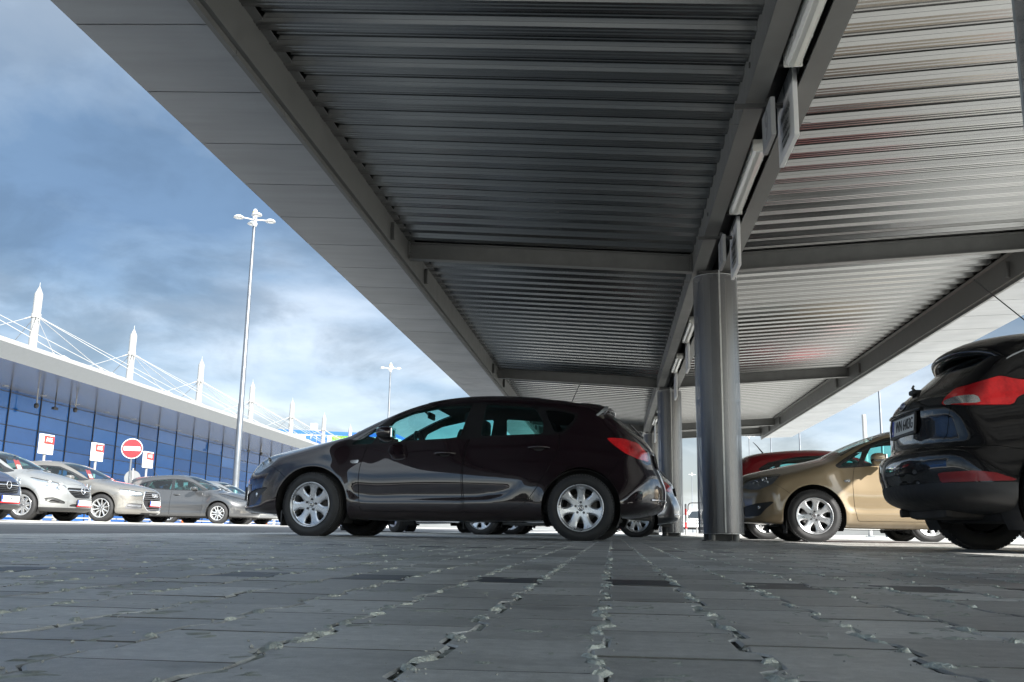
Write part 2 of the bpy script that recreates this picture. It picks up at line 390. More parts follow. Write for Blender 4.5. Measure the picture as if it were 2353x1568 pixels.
def body_skin(sp):
    side = crom(sp['side'], 7); h = sp['res']; L, W = sp['L'], sp['W']
    prof = crom(sp['prof'], 10, False); wl = crom(sp['wl'], 10, False); wu = crom(sp['wu'], 10, False)
    cr = sp.get('crown', 0.13); tum = sp.get('tumble', 0.36); axles = sp['axles']; cre = sp.get('crease')
    bf, br = sp['bowF'], sp['bowR']; a0, a1 = sp['bfx']; r0, r1 = sp['brx']
    def xz(x, y, z):
        y2 = y * y; y6 = y2 * y2 * y2
        wf = 1 - sstep(a0, a1, x) * 0.75; wf = wf * (1 - sstep(1.4, 2.6, x)); wr = sstep(r0, r1, x)
        return x - (bf[0] * y2 + bf[1] * y6) * wf + (br[0] * y2 + br[1] * y6) * wr, z + cr * y2 * sstep(0.5, 0.9, z)
    def Y(x, z):
        lo = np.interp(x, wl[:, 0], wl[:, 1]) + np.interp(z, prof[:, 0], prof[:, 1])
        for ax in axles:
            r = np.hypot(x - ax, z - sp['wr']); lo = lo + 0.016 * np.exp(-((r - 0.375) / 0.055) ** 2) * (z > 0.2)
        if cre is not None:
            zu = np.interp(x, cre[0][:, 0], cre[0][:, 1]); zl = np.interp(x, cre[1][:, 0], cre[1][:, 1]); dep = cre[2] * np.maximum(zu - zl, 0)
            t = np.clip((zu - z) / np.maximum(zu - zl, 1e-4), 0, 1); lo = lo - dep * np.where(z > zl, t * t * (3 - 2 * t) * .35 + t * .65, 1 - sstep(0, cre[3], zl - z))
        up = np.interp(x, wu[:, 0], wu[:, 1]) - tum * (z - 0.93)
        return smin(lo, up, sp.get('ks', 0.05))
    k = sp.get('k', 0.10)
    # coarse field on a grid (2D tables sampled bilinearly), then exact Newton steps
    gx = np.arange(-0.25, L + 0.3, 0.02); gz = np.arange(-0.05, 1.85, 0.02)
    T = polysd(*np.meshgrid(gx, gz, indexing='ij'), side)
    def samp(x, z):
        u = np.clip((x - gx[0]) / 0.02, 0, len(gx) - 1.001); v = np.clip((z - gz[0]) / 0.02, 0, len(gz) - 1.001)
        i = u.astype(int); j = v.astype(int); u -= i; v -= j
        return (T[i, j] * (1 - u) + T[i + 1, j] * u) * (1 - v) + (T[i, j + 1] * (1 - u) + T[i + 1, j + 1] * u) * v
    X = np.arange(-0.12, L + 0.16, h); Yg = np.arange(-W - 0.08, W + 0.08 + h, h); Yg -= (Yg[0] + Yg[-1]) / 2; Z = np.arange(0.06, sp['H'] + 0.12, h)
    YT = Y(*np.meshgrid(X, Z, indexing='ij'))
    GX, GY, GZ = np.meshgrid(X, Yg, Z, indexing='ij')
    F = smax(samp(*xz(GX, GY, GZ)), np.abs(GY) - YT[:, None, :], k)
    V, Q = surface_nets(F, (X[0], Yg[0], Z[0]), h); V = V.astype(float)
    def f(P): return smax(polysd(*xz(P[:, 0], P[:, 1], P[:, 2]), side), np.abs(P[:, 1]) - Y(P[:, 0], P[:, 2]), k)
    e = 0.004
    def grad(P):
        g = np.zeros_like(P)
        for a in range(3):
            D = np.zeros(3); D[a] = e; g[:, a] = (f(P + D) - f(P - D)) / (2 * e)
        return g
    for it in range(3):
        g = grad(V); g2 = np.maximum((g * g).sum(1), 0.2); st = f(V) / g2; V = V - g * np.clip(st, -h, h)[:, None]
    # even out the spacing tangentially
    E = np.concatenate([Q[:, [0, 1]], Q[:, [1, 2]], Q[:, [2, 3]], Q[:, [3, 0]]])
    deg = np.bincount(E[:, 0], minlength=len(V))[:, None]
    def lap(A): 
        B = np.zeros_like(A)
        for c in range(A.shape[1]): B[:, c] = np.bincount(E[:, 0], A[E[:, 1], c], minlength=len(A))
        return B / np.maximum(deg, 1)
    for it in range(3):
        V = V * 0.5 + lap(V) * 0.5; g = grad(V); V = V - g * (f(V) / np.maximum((g * g).sum(1), 0.2))[:, None]
    N = grad(V); N /= np.maximum(np.linalg.norm(N, axis=1)[:, None], 1e-6)
    for it in range(sp.get('nsm', 3)):
        N = N * 0.4 + lap(N) * 0.6; N /= np.maximum(np.linalg.norm(N, axis=1)[:, None], 1e-6)
    # winding follows the outward normal
    fc = np.cross(V[Q[:, 1]] - V[Q[:, 0]], V[Q[:, 2]] - V[Q[:, 0]]); bad = (fc * N[Q[:, 0]]).sum(1) < 0; Q[bad] = Q[bad][:, ::-1]
    return Skin(V, N, Q.tolist()), Y, f

def rounded(poly, r=0.02, per=5):
    """round a polygon's corners (cut each corner and smooth)"""
    P = [np.array(p, float) for p in poly]; n = len(P); out = []
    for i in range(n):
        a, b, c = P[i - 1], P[i], P[(i + 1) % n]; la, lc = np.linalg.norm(a - b), np.linalg.norm(c - b); q = min(r, la * .45, lc * .45)
        p0 = b + (a - b) / la * q; p2 = b + (c - b) / lc * q
        for t in np.linspace(0, 1, per): out.append((1 - t) ** 2 * p0 + 2 * t * (1 - t) * b + t * t * p2)
    return out
def proj2(sk, pr):
    V = sk.V; a = np.abs(V[:, 1])
    if pr == 'side': return V[:, 0], V[:, 2]
    if pr == 'front': return a, V[:, 2]
    if pr == 'diag': return V[:, 0] + a, V[:, 2]          # unrolled round the front corner
    if pr == 'rdiag': return V[:, 0] - a, V[:, 2]         # unrolled round the rear corner
    return V[:, 0], a                                     # top

def wheel_meshes(st):
    """tyre, rim face, hidden brake disc; axis along -y is the outer face; centre at origin"""
    R, rr, wd = st['R'], st['rim'], st.get('w', 0.205); hw = wd / 2
    t = MB(); sw = [(rr - .012, hw - .018), (rr + .004, hw - .008), (rr + .012, hw - .002), (rr + .03, hw + .006), (rr + (R - rr) * .5, hw + .010), (R - .035, hw + .002), (R - .016, hw - .010), (R - .006, hw - .022)]
    tread = []
    for g in (-0.052, -0.018, 0.018, 0.052): tread += [(R, g - .006), (R - .007, g - .004), (R - .007, g + .004), (R, g + .006)]
    prof = [(r, -y) for r, y in sw] + tread + [(r, y) for r, y in sw[::-1]]
    t.lathe(prof, 56, 'Y')
    # tread lugs: shallow cross cuts on the shoulders, as small raised blocks
    for k in range(70):
        a = 2 * math.pi * k / 70
        for s in (-1, 1):
            y0, y1 = s * (hw - .036), s * (hw - .012); da = .030; vs = []
            for aa in (a - da, a + da):
                for (r, y) in ((R - .003, y0), (R + .0035, y0), (R + .0015, y1 * .98), (R - .012, y1)): vs.append((r * math.sin(aa), y, r * math.cos(aa)))
            t.add(vs, [(0, 1, 2, 3), (7, 6, 5, 4), (1, 5, 6, 2), (2, 6, 7, 3), (0, 4, 5, 1)], False)
    # raised letters' ring on the sidewall
    t.lathe([(rr + .040, -hw - .0075), (rr + .044, -hw - .0105), (rr + .048, -hw - .0095)], 56, 'Y')
    tm = MATS['tyre']
    # rim: barrel + face grid cut by the window polygons
    rim = MB(); yo = -hw
    rim.lathe([(rr + .006, yo + .004), (rr + .008, yo - .002), (rr + .002, yo - .006), (rr - .006, yo - .003), (rr - .012, yo + .006), (rr - .018, yo + .03), (rr - .03, yo + .10), (rr - .032, hw)], 56, 'Y')
    nr, na = 22, st['n'] * st.get('sub', 16); rs = np.linspace(0.0, rr - .008, nr); V = []; 
    dish = lambda r: yo + .012 + st.get('dish', .018) * (1 - (r / rr) ** 2) ** 1.0 - st.get('hubout', .0) * np.exp(-(r / .06) ** 2)
    for i in range(nr):
        for j in range(na): a = 2 * math.pi * j / na; V.append((max(rs[i], .0015) * math.sin(a), dish(rs[i]), max(rs[i], .0015) * math.cos(a)))
    V = np.array(V); Q = [[i * na + j, i * na + (j + 1) % na, (i + 1) * na + (j + 1) % na, (i + 1) * na + j] for i in range(nr - 1) for j in range(na)]
    r = np.hypot(V[:, 0], V[:, 2]); N = np.zeros_like(V); dr = (dish(r + .002) - dish(r - .002)) / .004
    N[:, 1] = -1; N[:, 0] = dr * V[:, 0] / np.maximum(r, 1e-3); N[:, 2] = dr * V[:, 2] / np.maximum(r, 1e-3)
    ang = np.arctan2(V[:, 0], V[:, 2]) + st.get('ph', 0); n = st['n']; per = 2 * math.pi / n
    da = (ang + per / 2) % per - per / 2                       # angle from the nearest spoke axis
    off = r * np.sin(np.abs(da)); 
    half = np.interp(r, [p[0] for p in st['spoke']], [p[1] for p in st['spoke']])
    d = half - off                                             # >0 spoke, <0 window
    if st.get('split'):                                        # twin spokes: a slot down each spoke's middle
        sl = np.interp(r, [p[0] for p in st['split']], [p[1] for p in st['split']]); d = np.minimum(d, off - sl)
    d = np.maximum(d, st['hub'] - r); d = np.maximum(d, r - (rr - st.get('lip', .022)))
    # soft crown across each spoke
    crown = np.clip(d / .02, 0, 1); V2 = V.copy(); V2[:, 1] += (1 - sstep(0, .014, np.clip(d, 0, 1))) * .006
    face = Skin(V2, N / np.linalg.norm(N, axis=1)[:, None], Q); _, face = face.split(d); face = face.rim(.028)
    fm = MB(); fm.v = [tuple(p) for p in face.V]; fm.f = face.F; fm.m = [0] * len(face.F); fm.sm = [False] * len(face.F)
    b = len(rim.v); rim.v += fm.v; rim.f += [[i + b for i in f] for f in fm.f]; rim.m += fm.m; rim.sm += [True] * len(fm.f)
    hub = MB(); yc = float(dish(0.0))
    if st.get('bolts'):
        for k in range(5):
            a = 2 * math.pi * k / 5 + st.get('bph', 0); x, z = .0525 * math.sin(a), .0525 * math.cos(a); yb = float(dish(.0525))
            hub.cyl((x, yb + .004, z), (x, yb - .010, z), .0125, .0115, 10)
    cap = MB(); cap.lathe([(.0, yc - .006), (.020, yc - .006), (.029, yc - .004), (.032, yc + .004)], 24, 'Y')
    em = MB(); em.lathe([(.019, yc - .0065), (.0215, yc - .0085), (.024, yc - .0062)], 24, 'Y')
    em.prism([(-.021, .001), (.004, .009), (.002, .002), (.021, -.001), (-.004, -.009), (-.002, -.002)], lambda a, b_, d_: (a, d_, b_), yc - .0085, yc - .006)
    disc = MB(); disc.lathe([(.0, .01), (.145, .01), (.145, .03), (.0, .03)], 32, 'Y')
    cal = MB(); cal.bbox((.115, .0, .05), (.07, .06, .13), .012)
    drum = MB(); drum.lathe([(.0, .035), (rr - .03, .035), (rr - .035, hw + .004), (0, hw + .004)], 32, 'Y')
    return dict(tyre=(t, tm), rim=(rim, st.get('rmat', 'alloy')), bolt=(hub, 'bolt_dark'), cap=(cap, 'alloy_dark'), emblem=(em, 'chrome'), brake_disc=(disc, 'steel'), caliper=(cal, 'cast_dark'), inner=(drum, 'black_matte'))
WHEELS = {}
def add_wheel(st, parent, loc, rz, steer=0.0, spin=0.0):
    key = id(st)
    if key not in WHEELS:
        pr = []
        for nm, (mb, mm) in wheel_meshes(st).items():
            if not mb.v: continue
            o = mb.build(nm, MATS[mm] if isinstance(mm, str) else mm); pr.append((nm, o.data)); bpy.data.objects.remove(o)
        WHEELS[key] = pr
    wo = None
    g = empty('wheel', loc, 0, parent); g.rotation_euler = (0, spin, rz + steer)
    names = {'inner': 'wheel_well_drum', 'cap': 'hub_cap', 'bolt': 'hub_bolt'}
    for nm, me in WHEELS[key]:
        o = bpy.data.objects.new(names.get(nm, nm), me); put(o, g)
        if nm == 'bolt': pass
    return g
# ------------------------------------------------------------------ car assembly
mat('tyre', (0.022, 0.022, 0.023), 0.72, var=0.35, vscale=9, bump=0.15, bscale=90)
mat('alloy', (0.46, 0.47, 0.49), 0.30, 0.85, var=0.12, vscale=14, rvar=0.08)
mat('alloy_bright', (0.66, 0.67, 0.68), 0.28, 0.8, var=0.10, vscale=14, rvar=0.08)
mat('alloy_dark', (0.16, 0.16, 0.17), 0.35, 0.6)
mat('bolt_dark', (0.05, 0.05, 0.055), 0.35, 0.5)
mat('steel', (0.25, 0.24, 0.23), 0.45, 0.7, var=0.3, vscale=20)
mat('cast_dark', (0.06, 0.055, 0.05), 0.7, 0.2, var=0.3)
mat('chrome', (0.80, 0.80, 0.82), 0.08, 1.0)
mat('black_matte', (0.012, 0.012, 0.013), 0.85, var=0.3)
mat('black_plastic', (0.020, 0.020, 0.021), 0.5, var=0.25, vscale=20, rvar=0.1)
mat('black_gloss', (0.010, 0.010, 0.011), 0.12, coat=0.8)
mat('dark_lining', (0.030, 0.030, 0.032), 0.8, var=0.2)
mat('grey_lining', (0.16, 0.16, 0.155), 0.85, var=0.12)
mat('seat_cloth', (0.022, 0.022, 0.024), 0.9, var=0.3, vscale=40)
mat('plate_white', (0.80, 0.80, 0.78), 0.35, var=0.04)
mat('plate_blue', (0.01, 0.05, 0.42), 0.4)
mat('plate_red', (0.62, 0.02, 0.02), 0.4)
mat('ink_black', (0.008, 0.008, 0.008), 0.5)
mat('ink_white', (0.82, 0.82, 0.82), 0.5)
mat('lamp_reflector', (0.72, 0.74, 0.76), 0.14, 0.9, var=0.15, vscale=30)
mat('lamp_dark', (0.05, 0.052, 0.058), 0.2, 0.4, var=0.3, vscale=25)
mat('lamp_mid', (0.30, 0.31, 0.33), 0.25, 0.6, var=0.35, vscale=18)
mat('amber', (0.75, 0.28, 0.03), 0.2, coat=1)
mat('ford_blue', (0.01, 0.03, 0.22), 0.25, coat=1)
glass('car_glass', (0.45, 0.80, 0.79)); glass('windscreen_glass', (0.66, 0.82, 0.80)); glass('privacy_glass', (0.22, 0.30, 0.31))
glass('lamp_glass', (0.93, 0.95, 0.96), 0.9)
def redlens():
    m, nt, b = _new('red_lens'); b.inputs['Base Color'].default_value = (0.42, 0.004, 0.010, 1); b.inputs['Roughness'].default_value = 0.22
    b.inputs['Coat Weight'].default_value = 1; b.inputs['Coat Roughness'].default_value = 0.02
    N = nt.nodes.new; Lk = nt.links.new; tc = N('ShaderNodeTexCoord'); vo = N('ShaderNodeTexVoronoi'); vo.inputs['Scale'].default_value = 60
    mp = N('ShaderNodeMapping'); mp.inputs['Scale'].default_value = (1, 1, .35); n = N('ShaderNodeTexNoise'); n.inputs['Scale'].default_value = 7; n.inputs['Detail'].default_value = 3
    Lk(tc.outputs['Object'], mp.inputs[0]); Lk(mp.outputs[0], n.inputs['Vector']); Lk(tc.outputs['Object'], vo.inputs['Vector'])
    ad = N('ShaderNodeMath'); ad.operation = 'MULTIPLY_ADD'; Lk(vo.outputs['Distance'], ad.inputs[0]); ad.inputs[1].default_value = .10; Lk(n.outputs['Fac'], ad.inputs[2])
    r = N('ShaderNodeValToRGB'); Lk(ad.outputs[0], r.inputs[0]); r.color_ramp.elements[0].position = .36; r.color_ramp.elements[1].position = .66
    r.color_ramp.elements[0].color = (0.26, 0.002, 0.006, 1); r.color_ramp.elements[1].color = (0.72, 0.018, 0.022, 1); Lk(r.outputs[0], b.inputs['Base Color'])
redlens()
mat('reflector_red', (0.17, 0.003, 0.006), 0.35, coat=.3, var=.2, vscale=30)

def plate(parent, name, M, code, red=True, w=0.52, h=0.114, frame=True):
    """registration plate in the local plane of M"""
    mb = MB()
    mb.prism(rounded([(-w / 2, -h / 2), (w / 2, -h / 2), (w / 2, h / 2), (-w / 2, h / 2)], .012, 4), lambda a, b, d: (a, b, d), 0, .006)
    mb.v = [tuple(M @ Vector(p)) for p in mb.v]; pl = mb.build(name, MATS['plate_white'], parent)
    if frame:
        fr = MB(); t = .011
        for (c, d) in (((0, h / 2 + t / 2), (w + 2 * t, t)), ((0, -h / 2 - t * .9), (w + 2 * t, t * 1.8)), ((-w / 2 - t / 2, 0), (t, h)), ((w / 2 + t / 2, 0), (t, h))):
            fr.mi = 1 if (red and d[0] > .3 and c[1] < 0) else 0
            fr.box((c[0], c[1], .006), (d[0], d[1], .014))
        fr.v = [tuple(M @ Vector(p)) for p in fr.v]; fr.build('plate_frame', [MATS['black_plastic'], MATS['plate_red']], pl)
    eb = MB(); eb.box((-w / 2 + .026, 0, .0065), (.042, h - .008, .003)); eb.v = [tuple(M @ Vector(p)) for p in eb.v]; eb.build('country_band', MATS['plate_blue'], pl)
    if code: lettering([(code, .108, .024, 0, .0002, .74)], 'plate_lettering', MATS['ink_black'], pl, M @ Matrix.Translation((0, 0, .0075)))
    if code: lettering([('PL', .026, -w / 2 + .026, -.032, .0003, .9)], 'country_code', MATS['ink_white'], pl, M @ Matrix.Translation((0, 0, .009)))
    return pl

SKINS = {}
def make_car(sp, pm):
    """builds one car of a kind in its own space: x from the nose (0) to the tail, y across, z up"""
    pm = MATS[pm]; root = empty('parked_car')
    sk, Y, F_ = body_skin(sp); rest = sk; lining = []; zc = sp['wr']
    def y_at(x, z): return float(Y(np.array([x]), np.array([z]))[0])
    def x_at(y, z, rear=False):
        xs = np.linspace(sp['L'] - .9, sp['L'] + .12, 300)[::-1] if rear else np.linspace(-.15, .9, 300)
        v = F_(np.stack([xs, np.full(300, y), np.full(300, z)], 1)); k = int(np.argmax(v < 0)); return float(xs[k])
    ra = sp.get('ra', 0.372)
    for ax in sp['axles']:
        V = rest.V; dx = np.abs(V[:, 0] - ax); dz = V[:, 2] - zc
        sd = np.where(dz > 0, np.hypot(dx, dz), dx) - ra
        _, rest = rest.split(np.maximum(sd, 0.45 - np.abs(V[:, 1])))
    seams = []
    def cut(name, sd, m, parent=root, inset=0.0, gap=0.0, pair=True, rim=0.012, line=False, keep=None):
        nonlocal rest
        ins, rest = rest.split(sd + gap)
        if gap:
            sd2 = keep(rest) if keep else None
            sm, rest = rest.split(sd2); seams.append(sm.offset(-0.007))
        out = []
        if not ins.F: return out
        if line: lining.append(ins)
        p = ins.offset(-inset) if inset else ins
        p = p.rim(rim) if rim else p
        if pair:
            a, b = p.split(p.V[:, 1] - 0.0)
            out = [q.obj(name, m, parent) for q in (a, b) if q.F]
        else: out = [p.obj(name, m, parent)]
        return out
    def psd(r, sk_):
        a, b = proj2(sk_, r['proj']); poly = rounded(r['poly'], r.get('r', .02))
        d = polysd(a, b, poly)
        d = np.maximum(d, r.get('ymin', 0.3) - np.abs(sk_.V[:, 1])) if r['proj'] != 'top' else d
        if 'x0' in r: d = np.maximum(d, r['x0'] - sk_.V[:, 0])
        if 'x1' in r: d = np.maximum(d, sk_.V[:, 0] - r['x1'])
        if 'z0' in r: d = np.maximum(d, r['z0'] - sk_.V[:, 2])
        return d
    # windscreen and rear window
    def screen(s, k):
        V = s.V; xb, zb, xt, bow, mg = sp[k]; yy = np.abs(V[:, 1]); f2 = yy - Y(V[:, 0], V[:, 2])
        if k == 'screen': return np.maximum.reduce([xb + bow * yy ** 2 - V[:, 0], V[:, 0] - (xt + bow * .55 * yy ** 2), f2 + mg, zb - V[:, 2]])
        return np.maximum.reduce([xb - V[:, 0], V[:, 0] - xt, f2 + mg, zb - V[:, 2]])
    cut('windscreen', screen(rest, 'screen'), MATS['windscreen_glass'], pair=False, inset=.004, rim=0)
    cut('rear_window', screen(rest, 'backlight'), MATS[sp.get('backglass', 'car_glass')], pair=False, inset=.004, rim=0)
    got = {}
    for r in sp['regions']:
        sd = psd(r, rest); m = pm if r['mat'] == 'paint' else MATS[r['mat']]
        par = root
        res = cut(r['name'], sd, m, par, r.get('inset', 0), r.get('gap', 0), r.get('pair', True), r.get('rim', .012), r.get('line', False), (lambda s, r=r: psd(r, s)))
        got.setdefault(r['name'], []).extend(res)
        if r.get('lamp') and res:      # clear cover over a modelled reflector
            for o in res:
                g = o.copy(); g.data = o.data.copy(); g.name = 'lens'; COL.objects.link(g); g.parent = o
                g.data.materials.clear(); g.data.materials.append(MATS['lamp_glass'])
                n = len(g.data.vertices); co = np.zeros(n * 3); g.data.vertices.foreach_get('co', co); no = np.zeros(n * 3); g.data.vertices.foreach_get('normal', no)
                g.data.vertices.foreach_set('co', co + no * (r.get('inset', 0) - .001)); g.data.update()
    # underside
    und, rest = rest.split(np.maximum(rest.V[:, 2] - sp.get('uz', 0.215), rest.N[:, 2] + 0.45))
    if und.F: und.obj('underbody', MATS['black_matte'], root)
    lo = sp.get('cladding')
    if lo is not None:
        cl, rest = rest.split(rest.V[:, 2] - np.interp(rest.V[:, 0], [p[0] for p in lo], [p[1] for p in lo]))
        if cl.F: cl.obj('lower_cladding', MATS['black_plastic'], root)
    lining.append(rest)
    body = rest.rim(.022).obj('body_shell', pm, root)
    if seams:
        a = seams[0]
        for s in seams[1:]: a = a.join(s)
        if a.F: a.obj('panel_gap', MATS['black_matte'], root)
    # inside: lining, floor, seats
    ln = lining[0]
    for s in lining[1:]: ln = ln.join(s)
    x0, x1 = sp['cabin']; ln, _ = ln.split(np.maximum.reduce([x0 - ln.V[:, 0], ln.V[:, 0] - x1, 0.45 - ln.V[:, 2]]))
    up, lw_ = ln.split(1.12 * sp['H'] / 1.49 - ln.V[:, 2])
    if up.F: up.offset(-.035).flipped().obj('headliner', MATS[sp.get('liner', 'dark_lining')], root)
    if lw_.F: lw_.offset(-.045).flipped().obj('door_lining', MATS['dark_lining'], root)
    W = sp['W']; fx = sp['seat']
    fl = MB(); fl.bbox((sp['L'] * .5, 0, .30), (sp['L'] * .62, W * 1.66, .10), .03); fl.bbox((sp['L'] * .5, 0, .225), (sp['L'] * .78, 1.15, .09), .03)
    fl.build('floor_pan', MATS['black_matte'], root)
    dz = sp.get('seatz', 0.0)
    def seat(name, x, y, wd, hb):
        mb = MB(); mb.bbox((x - .22, y, .50 + dz), (.52, wd, .16), .05)
        b = MB(); b.bbox((0, 0, hb / 2), (.13, wd, hb), .05); a = R_(16)
        b.v = [(x + p[0] * math.cos(a) + p[2] * math.sin(a), y + p[1], .55 + dz + p[2] * math.cos(a) - p[0] * math.sin(a)) for p in b.v]
        mb.v, off = mb.v + b.v, len(mb.v); mb.f += [[i + off for i in f] for f in b.f]; mb.m += b.m; mb.sm += b.sm
        return mb.build(name, MATS['seat_cloth'], root), x + hb * math.sin(a), .55 + dz + hb * math.cos(a)
    for y in (-.36, .36):
        s, hx, hz = seat('front_seat', fx, y, .48, .56)
        hr = MB(); hr.bbox((hx + .02, y, hz + .10), (.10, .27, .18), .045); hr.cyl((hx + .02, y - .06, hz - .03), (hx + .02, y - .06, hz + .05), .007); hr.cyl((hx + .02, y + .06, hz - .03), (hx + .02, y + .06, hz + .05), .007)
        hr.build('headrest', MATS['seat_cloth'], s)
    s, hx, hz = seat('rear_seat', fx + .85, 0, 1.22, .52)
    for y in (-.42, .42):
        hr = MB(); hr.bbox((hx + .02, y, hz + .05), (.09, .26, .14), .045); hr.build('headrest', MATS['seat_cloth'], s)
    da = MB(); dx = sp['dash']; zb = sp['dashz']
    da.prism(crom([(dx - .30, zb - .32), (dx - .28, zb - .03), (dx - .05, zb), (dx + .16, zb - .02), (dx + .26, zb - .12), (dx + .22, zb - .34)], 4), lambda a, b, d: (a, d, b), -W * .80, W * .80); da.build('dashboard', MATS['dark_lining'], root)
    stw = MB(); cx, cz = dx + .36, zb - .06; pts = []
    for k in range(28):
        a = 2 * math.pi * k / 28; pts.append((cx + .185 * math.sin(a) * math.sin(R_(22)) * -1, sp.get('driver', -.36) + .185 * math.cos(a), cz + .185 * math.sin(a) * math.cos(R_(22))))
    stw.tube(pts, .015, 8, True); stw.bbox((cx - .02, sp.get('driver', -.36), cz), (.05, .16, .12), .02); stw.cyl((cx - .02, sp.get('driver', -.36), cz), (cx - .2, sp.get('driver', -.36), cz - .06), .035); stw.build('steering_wheel', MATS['black_plastic'], root)
    rm = MB(); mx, mz = sp['rearmirror']; rm.bbox((mx, 0, mz), (.03, .24, .07), .012); rm.cyl((mx - .01, 0, mz), (mx - .08, 0, mz + .06), .012); rm.build('rear_view_mirror', MATS['black_plastic'], root)
    # arch liners
    for ax in sp['axles']:
        for s in (-1, 1):
            li = MB(); n = 26; vs = []
            for k in range(n + 1):
                a = math.pi * (-0.16 + 1.32 * k / n); r = ra + .006
                for (yy, q) in ((.885 * W / .907 - .012, 1), (.60, 1), (.60, .05)): vs.append((ax - r * q * math.cos(a), s * yy, zc + r * q * math.sin(a)))
            fs = []
            for k in range(n):
                for q in (0, 1): fs.append((k * 3 + q, k * 3 + q + 1, (k + 1) * 3 + q + 1, (k + 1) * 3 + q))
            li.add(vs, fs, False); li.build('arch_liner', MATS['black_matte'], root, fix=False)
    # wheels
    for i, ax in enumerate(sp['axles']):
        for s in (-1, 1):
            tk = sp.get('track', W - .030) - sp['wheel'].get('w', .205) / 2
            add_wheel(sp['wheel'], root, (ax, s * tk, sp['wheel']['R'] - .010), 0 if s < 0 else math.pi, (sp.get('steer', 0) if i == 0 else 0), random.uniform(0, 6) if 'spin' not in sp else sp['spin'][i])
    # door mirrors
    mx, my, mz = sp['mirror']
    for s in (-1, 1):
        bm = bmesh.new(); bmesh.ops.create_icosphere(bm, subdivisions=4, radius=1)
        for v in bm.verts:
            c = v.co; sg = lambda t, p: math.copysign(abs(t) ** p, t)
            x, y, z = sg(c.x, .8), sg(c.y, .62), sg(c.z, .72)
            bk = max(x, 0)
            v.co = Vector((mx + x * .085 + y * s * s * .0 - .02 * abs(y), s * (my + y * .095), mz + z * .068 * (1 - .25 * y) + .012 * y))
        me = bpy.data.meshes.new('door_mirror'); bm.to_mesh(me); bm.free()
        me.materials.append(pm); me.materials.append(MATS['black_gloss'])
        me.polygons.foreach_set('use_smooth', [True] * len(me.polygons))
        for p in me.polygons:
            if p.center.z < mz - .012 or p.center.x > mx + .062: p.material_index = 1
        o = put(bpy.data.objects.new('door_mirror', me), root)
        ar = MB(); ar.bbox((mx + .03, s * (my - .11), mz - .062), (.10, .12, .035), .012); ar.build('mirror_arm', MATS['black_plastic'], o)
        gl = MB(); gl.bbox((mx + .070, s * my, mz + .004), (.01, .15, .095), .004); gl.build('mirror_glass', MATS['chrome'], o)
    # handles
    for (hx, hz) in sp['handles']:
        for s in (-1, 1):
            y = y_at(hx, hz)
            hb = MB(); L = .21
            pts = [(hx - L / 2, s * (y - .004), hz - .002), (hx - L / 2 + .02, s * (y + .014), hz), (hx - L * .2, s * (y + .026), hz + .006), (hx + L * .2, s * (y + .026), hz + .007), (hx + L / 2 - .03, s * (y + .014), hz + .004), (hx + L / 2, s * (y - .004), hz)]
            hb.tube(crom(np.array(pts)[:, :2].tolist(), 1, False).tolist() and pts, [.010, .013, .014, .014, .013, .010], 10)
            h = hb.build('door_handle', pm, root)
            cp = MB(); cp.prism([(hx + .055 * math.cos(t), hz - .004 + .030 * math.sin(t)) for t in np.linspace(0, 2 * math.pi, 20, endpoint=False)], lambda a, b, d: (a, s * (y_at(a, b) + d), b), .0005, .002); cp.build('handle_cup', MATS['black_matte'], h)
    if sp.get('extra'): sp['extra'](root, sp, pm, y_at, x_at)
    return root
def place_car(o, loc, rz, label, cat='car', group=None):
    o.location = loc; o.rotation_euler = (0, 0, rz); tag(o, label, cat, group); return o
def repaint(root, old, new):
    for ch in children(root):
        for sl_i, slot in enumerate(ch.material_slots):
            if slot.material and slot.material.name == old:
                slot.link = 'OBJECT'; slot.material = MATS[new]
        repaint(ch, old, new)
# ------------------------------------------------------------------ hatchback of the hero car's kind
def wc(p, camx=4.51, dist=9.35):
    """window outlines were read on the plane y = -0.80; move them to the leaning glass"""
    out = []
    for (x, z) in p:
        d = .80 - (.775 - .34 * (z - .93)); k = 1 + d / dist
        out.append((camx + (x - camx) * k, .096 + (z - .096) * k))
    return out
SEVEN = dict(R=.318, rim=.2165, n=7, sub=18, hub=.080, lip=.024, spoke=[(0, .06), (.07, .05), (.10, .0365), (.13, .033), (.16, .037), (.185, .047), (.20, .062), (.22, .08)], bolts=True, dish=.022, bph=.0)
TEN = dict(R=.318, rim=.215, n=10, sub=14, hub=.055, lip=.014, spoke=[(0, .06), (.05, .020), (.09, .0135), (.15, .0125), (.20, .018), (.22, .03)], bolts=True, dish=.026, rmat='alloy_bright')
FIVE2 = dict(R=.318, rim=.208, n=5, sub=26, hub=.062, lip=.014, spoke=[(0, .09), (.06, .050), (.10, .042), (.15, .048), (.20, .066), (.22, .08)], split=[(0, -.05), (.060, -.004), (.075, .010), (.13, .020), (.19, .034), (.22, .04)], bolts=True, dish=.020, rmat='alloy_bright')
COVER = dict(R=.305, rim=.200, n=8, sub=16, hub=.070, lip=.030, spoke=[(0, .06), (.07, .042), (.10, .030), (.15, .030), (.19, .04), (.22, .05)], bolts=False, dish=.014, rmat='alloy_bright', w=.185)

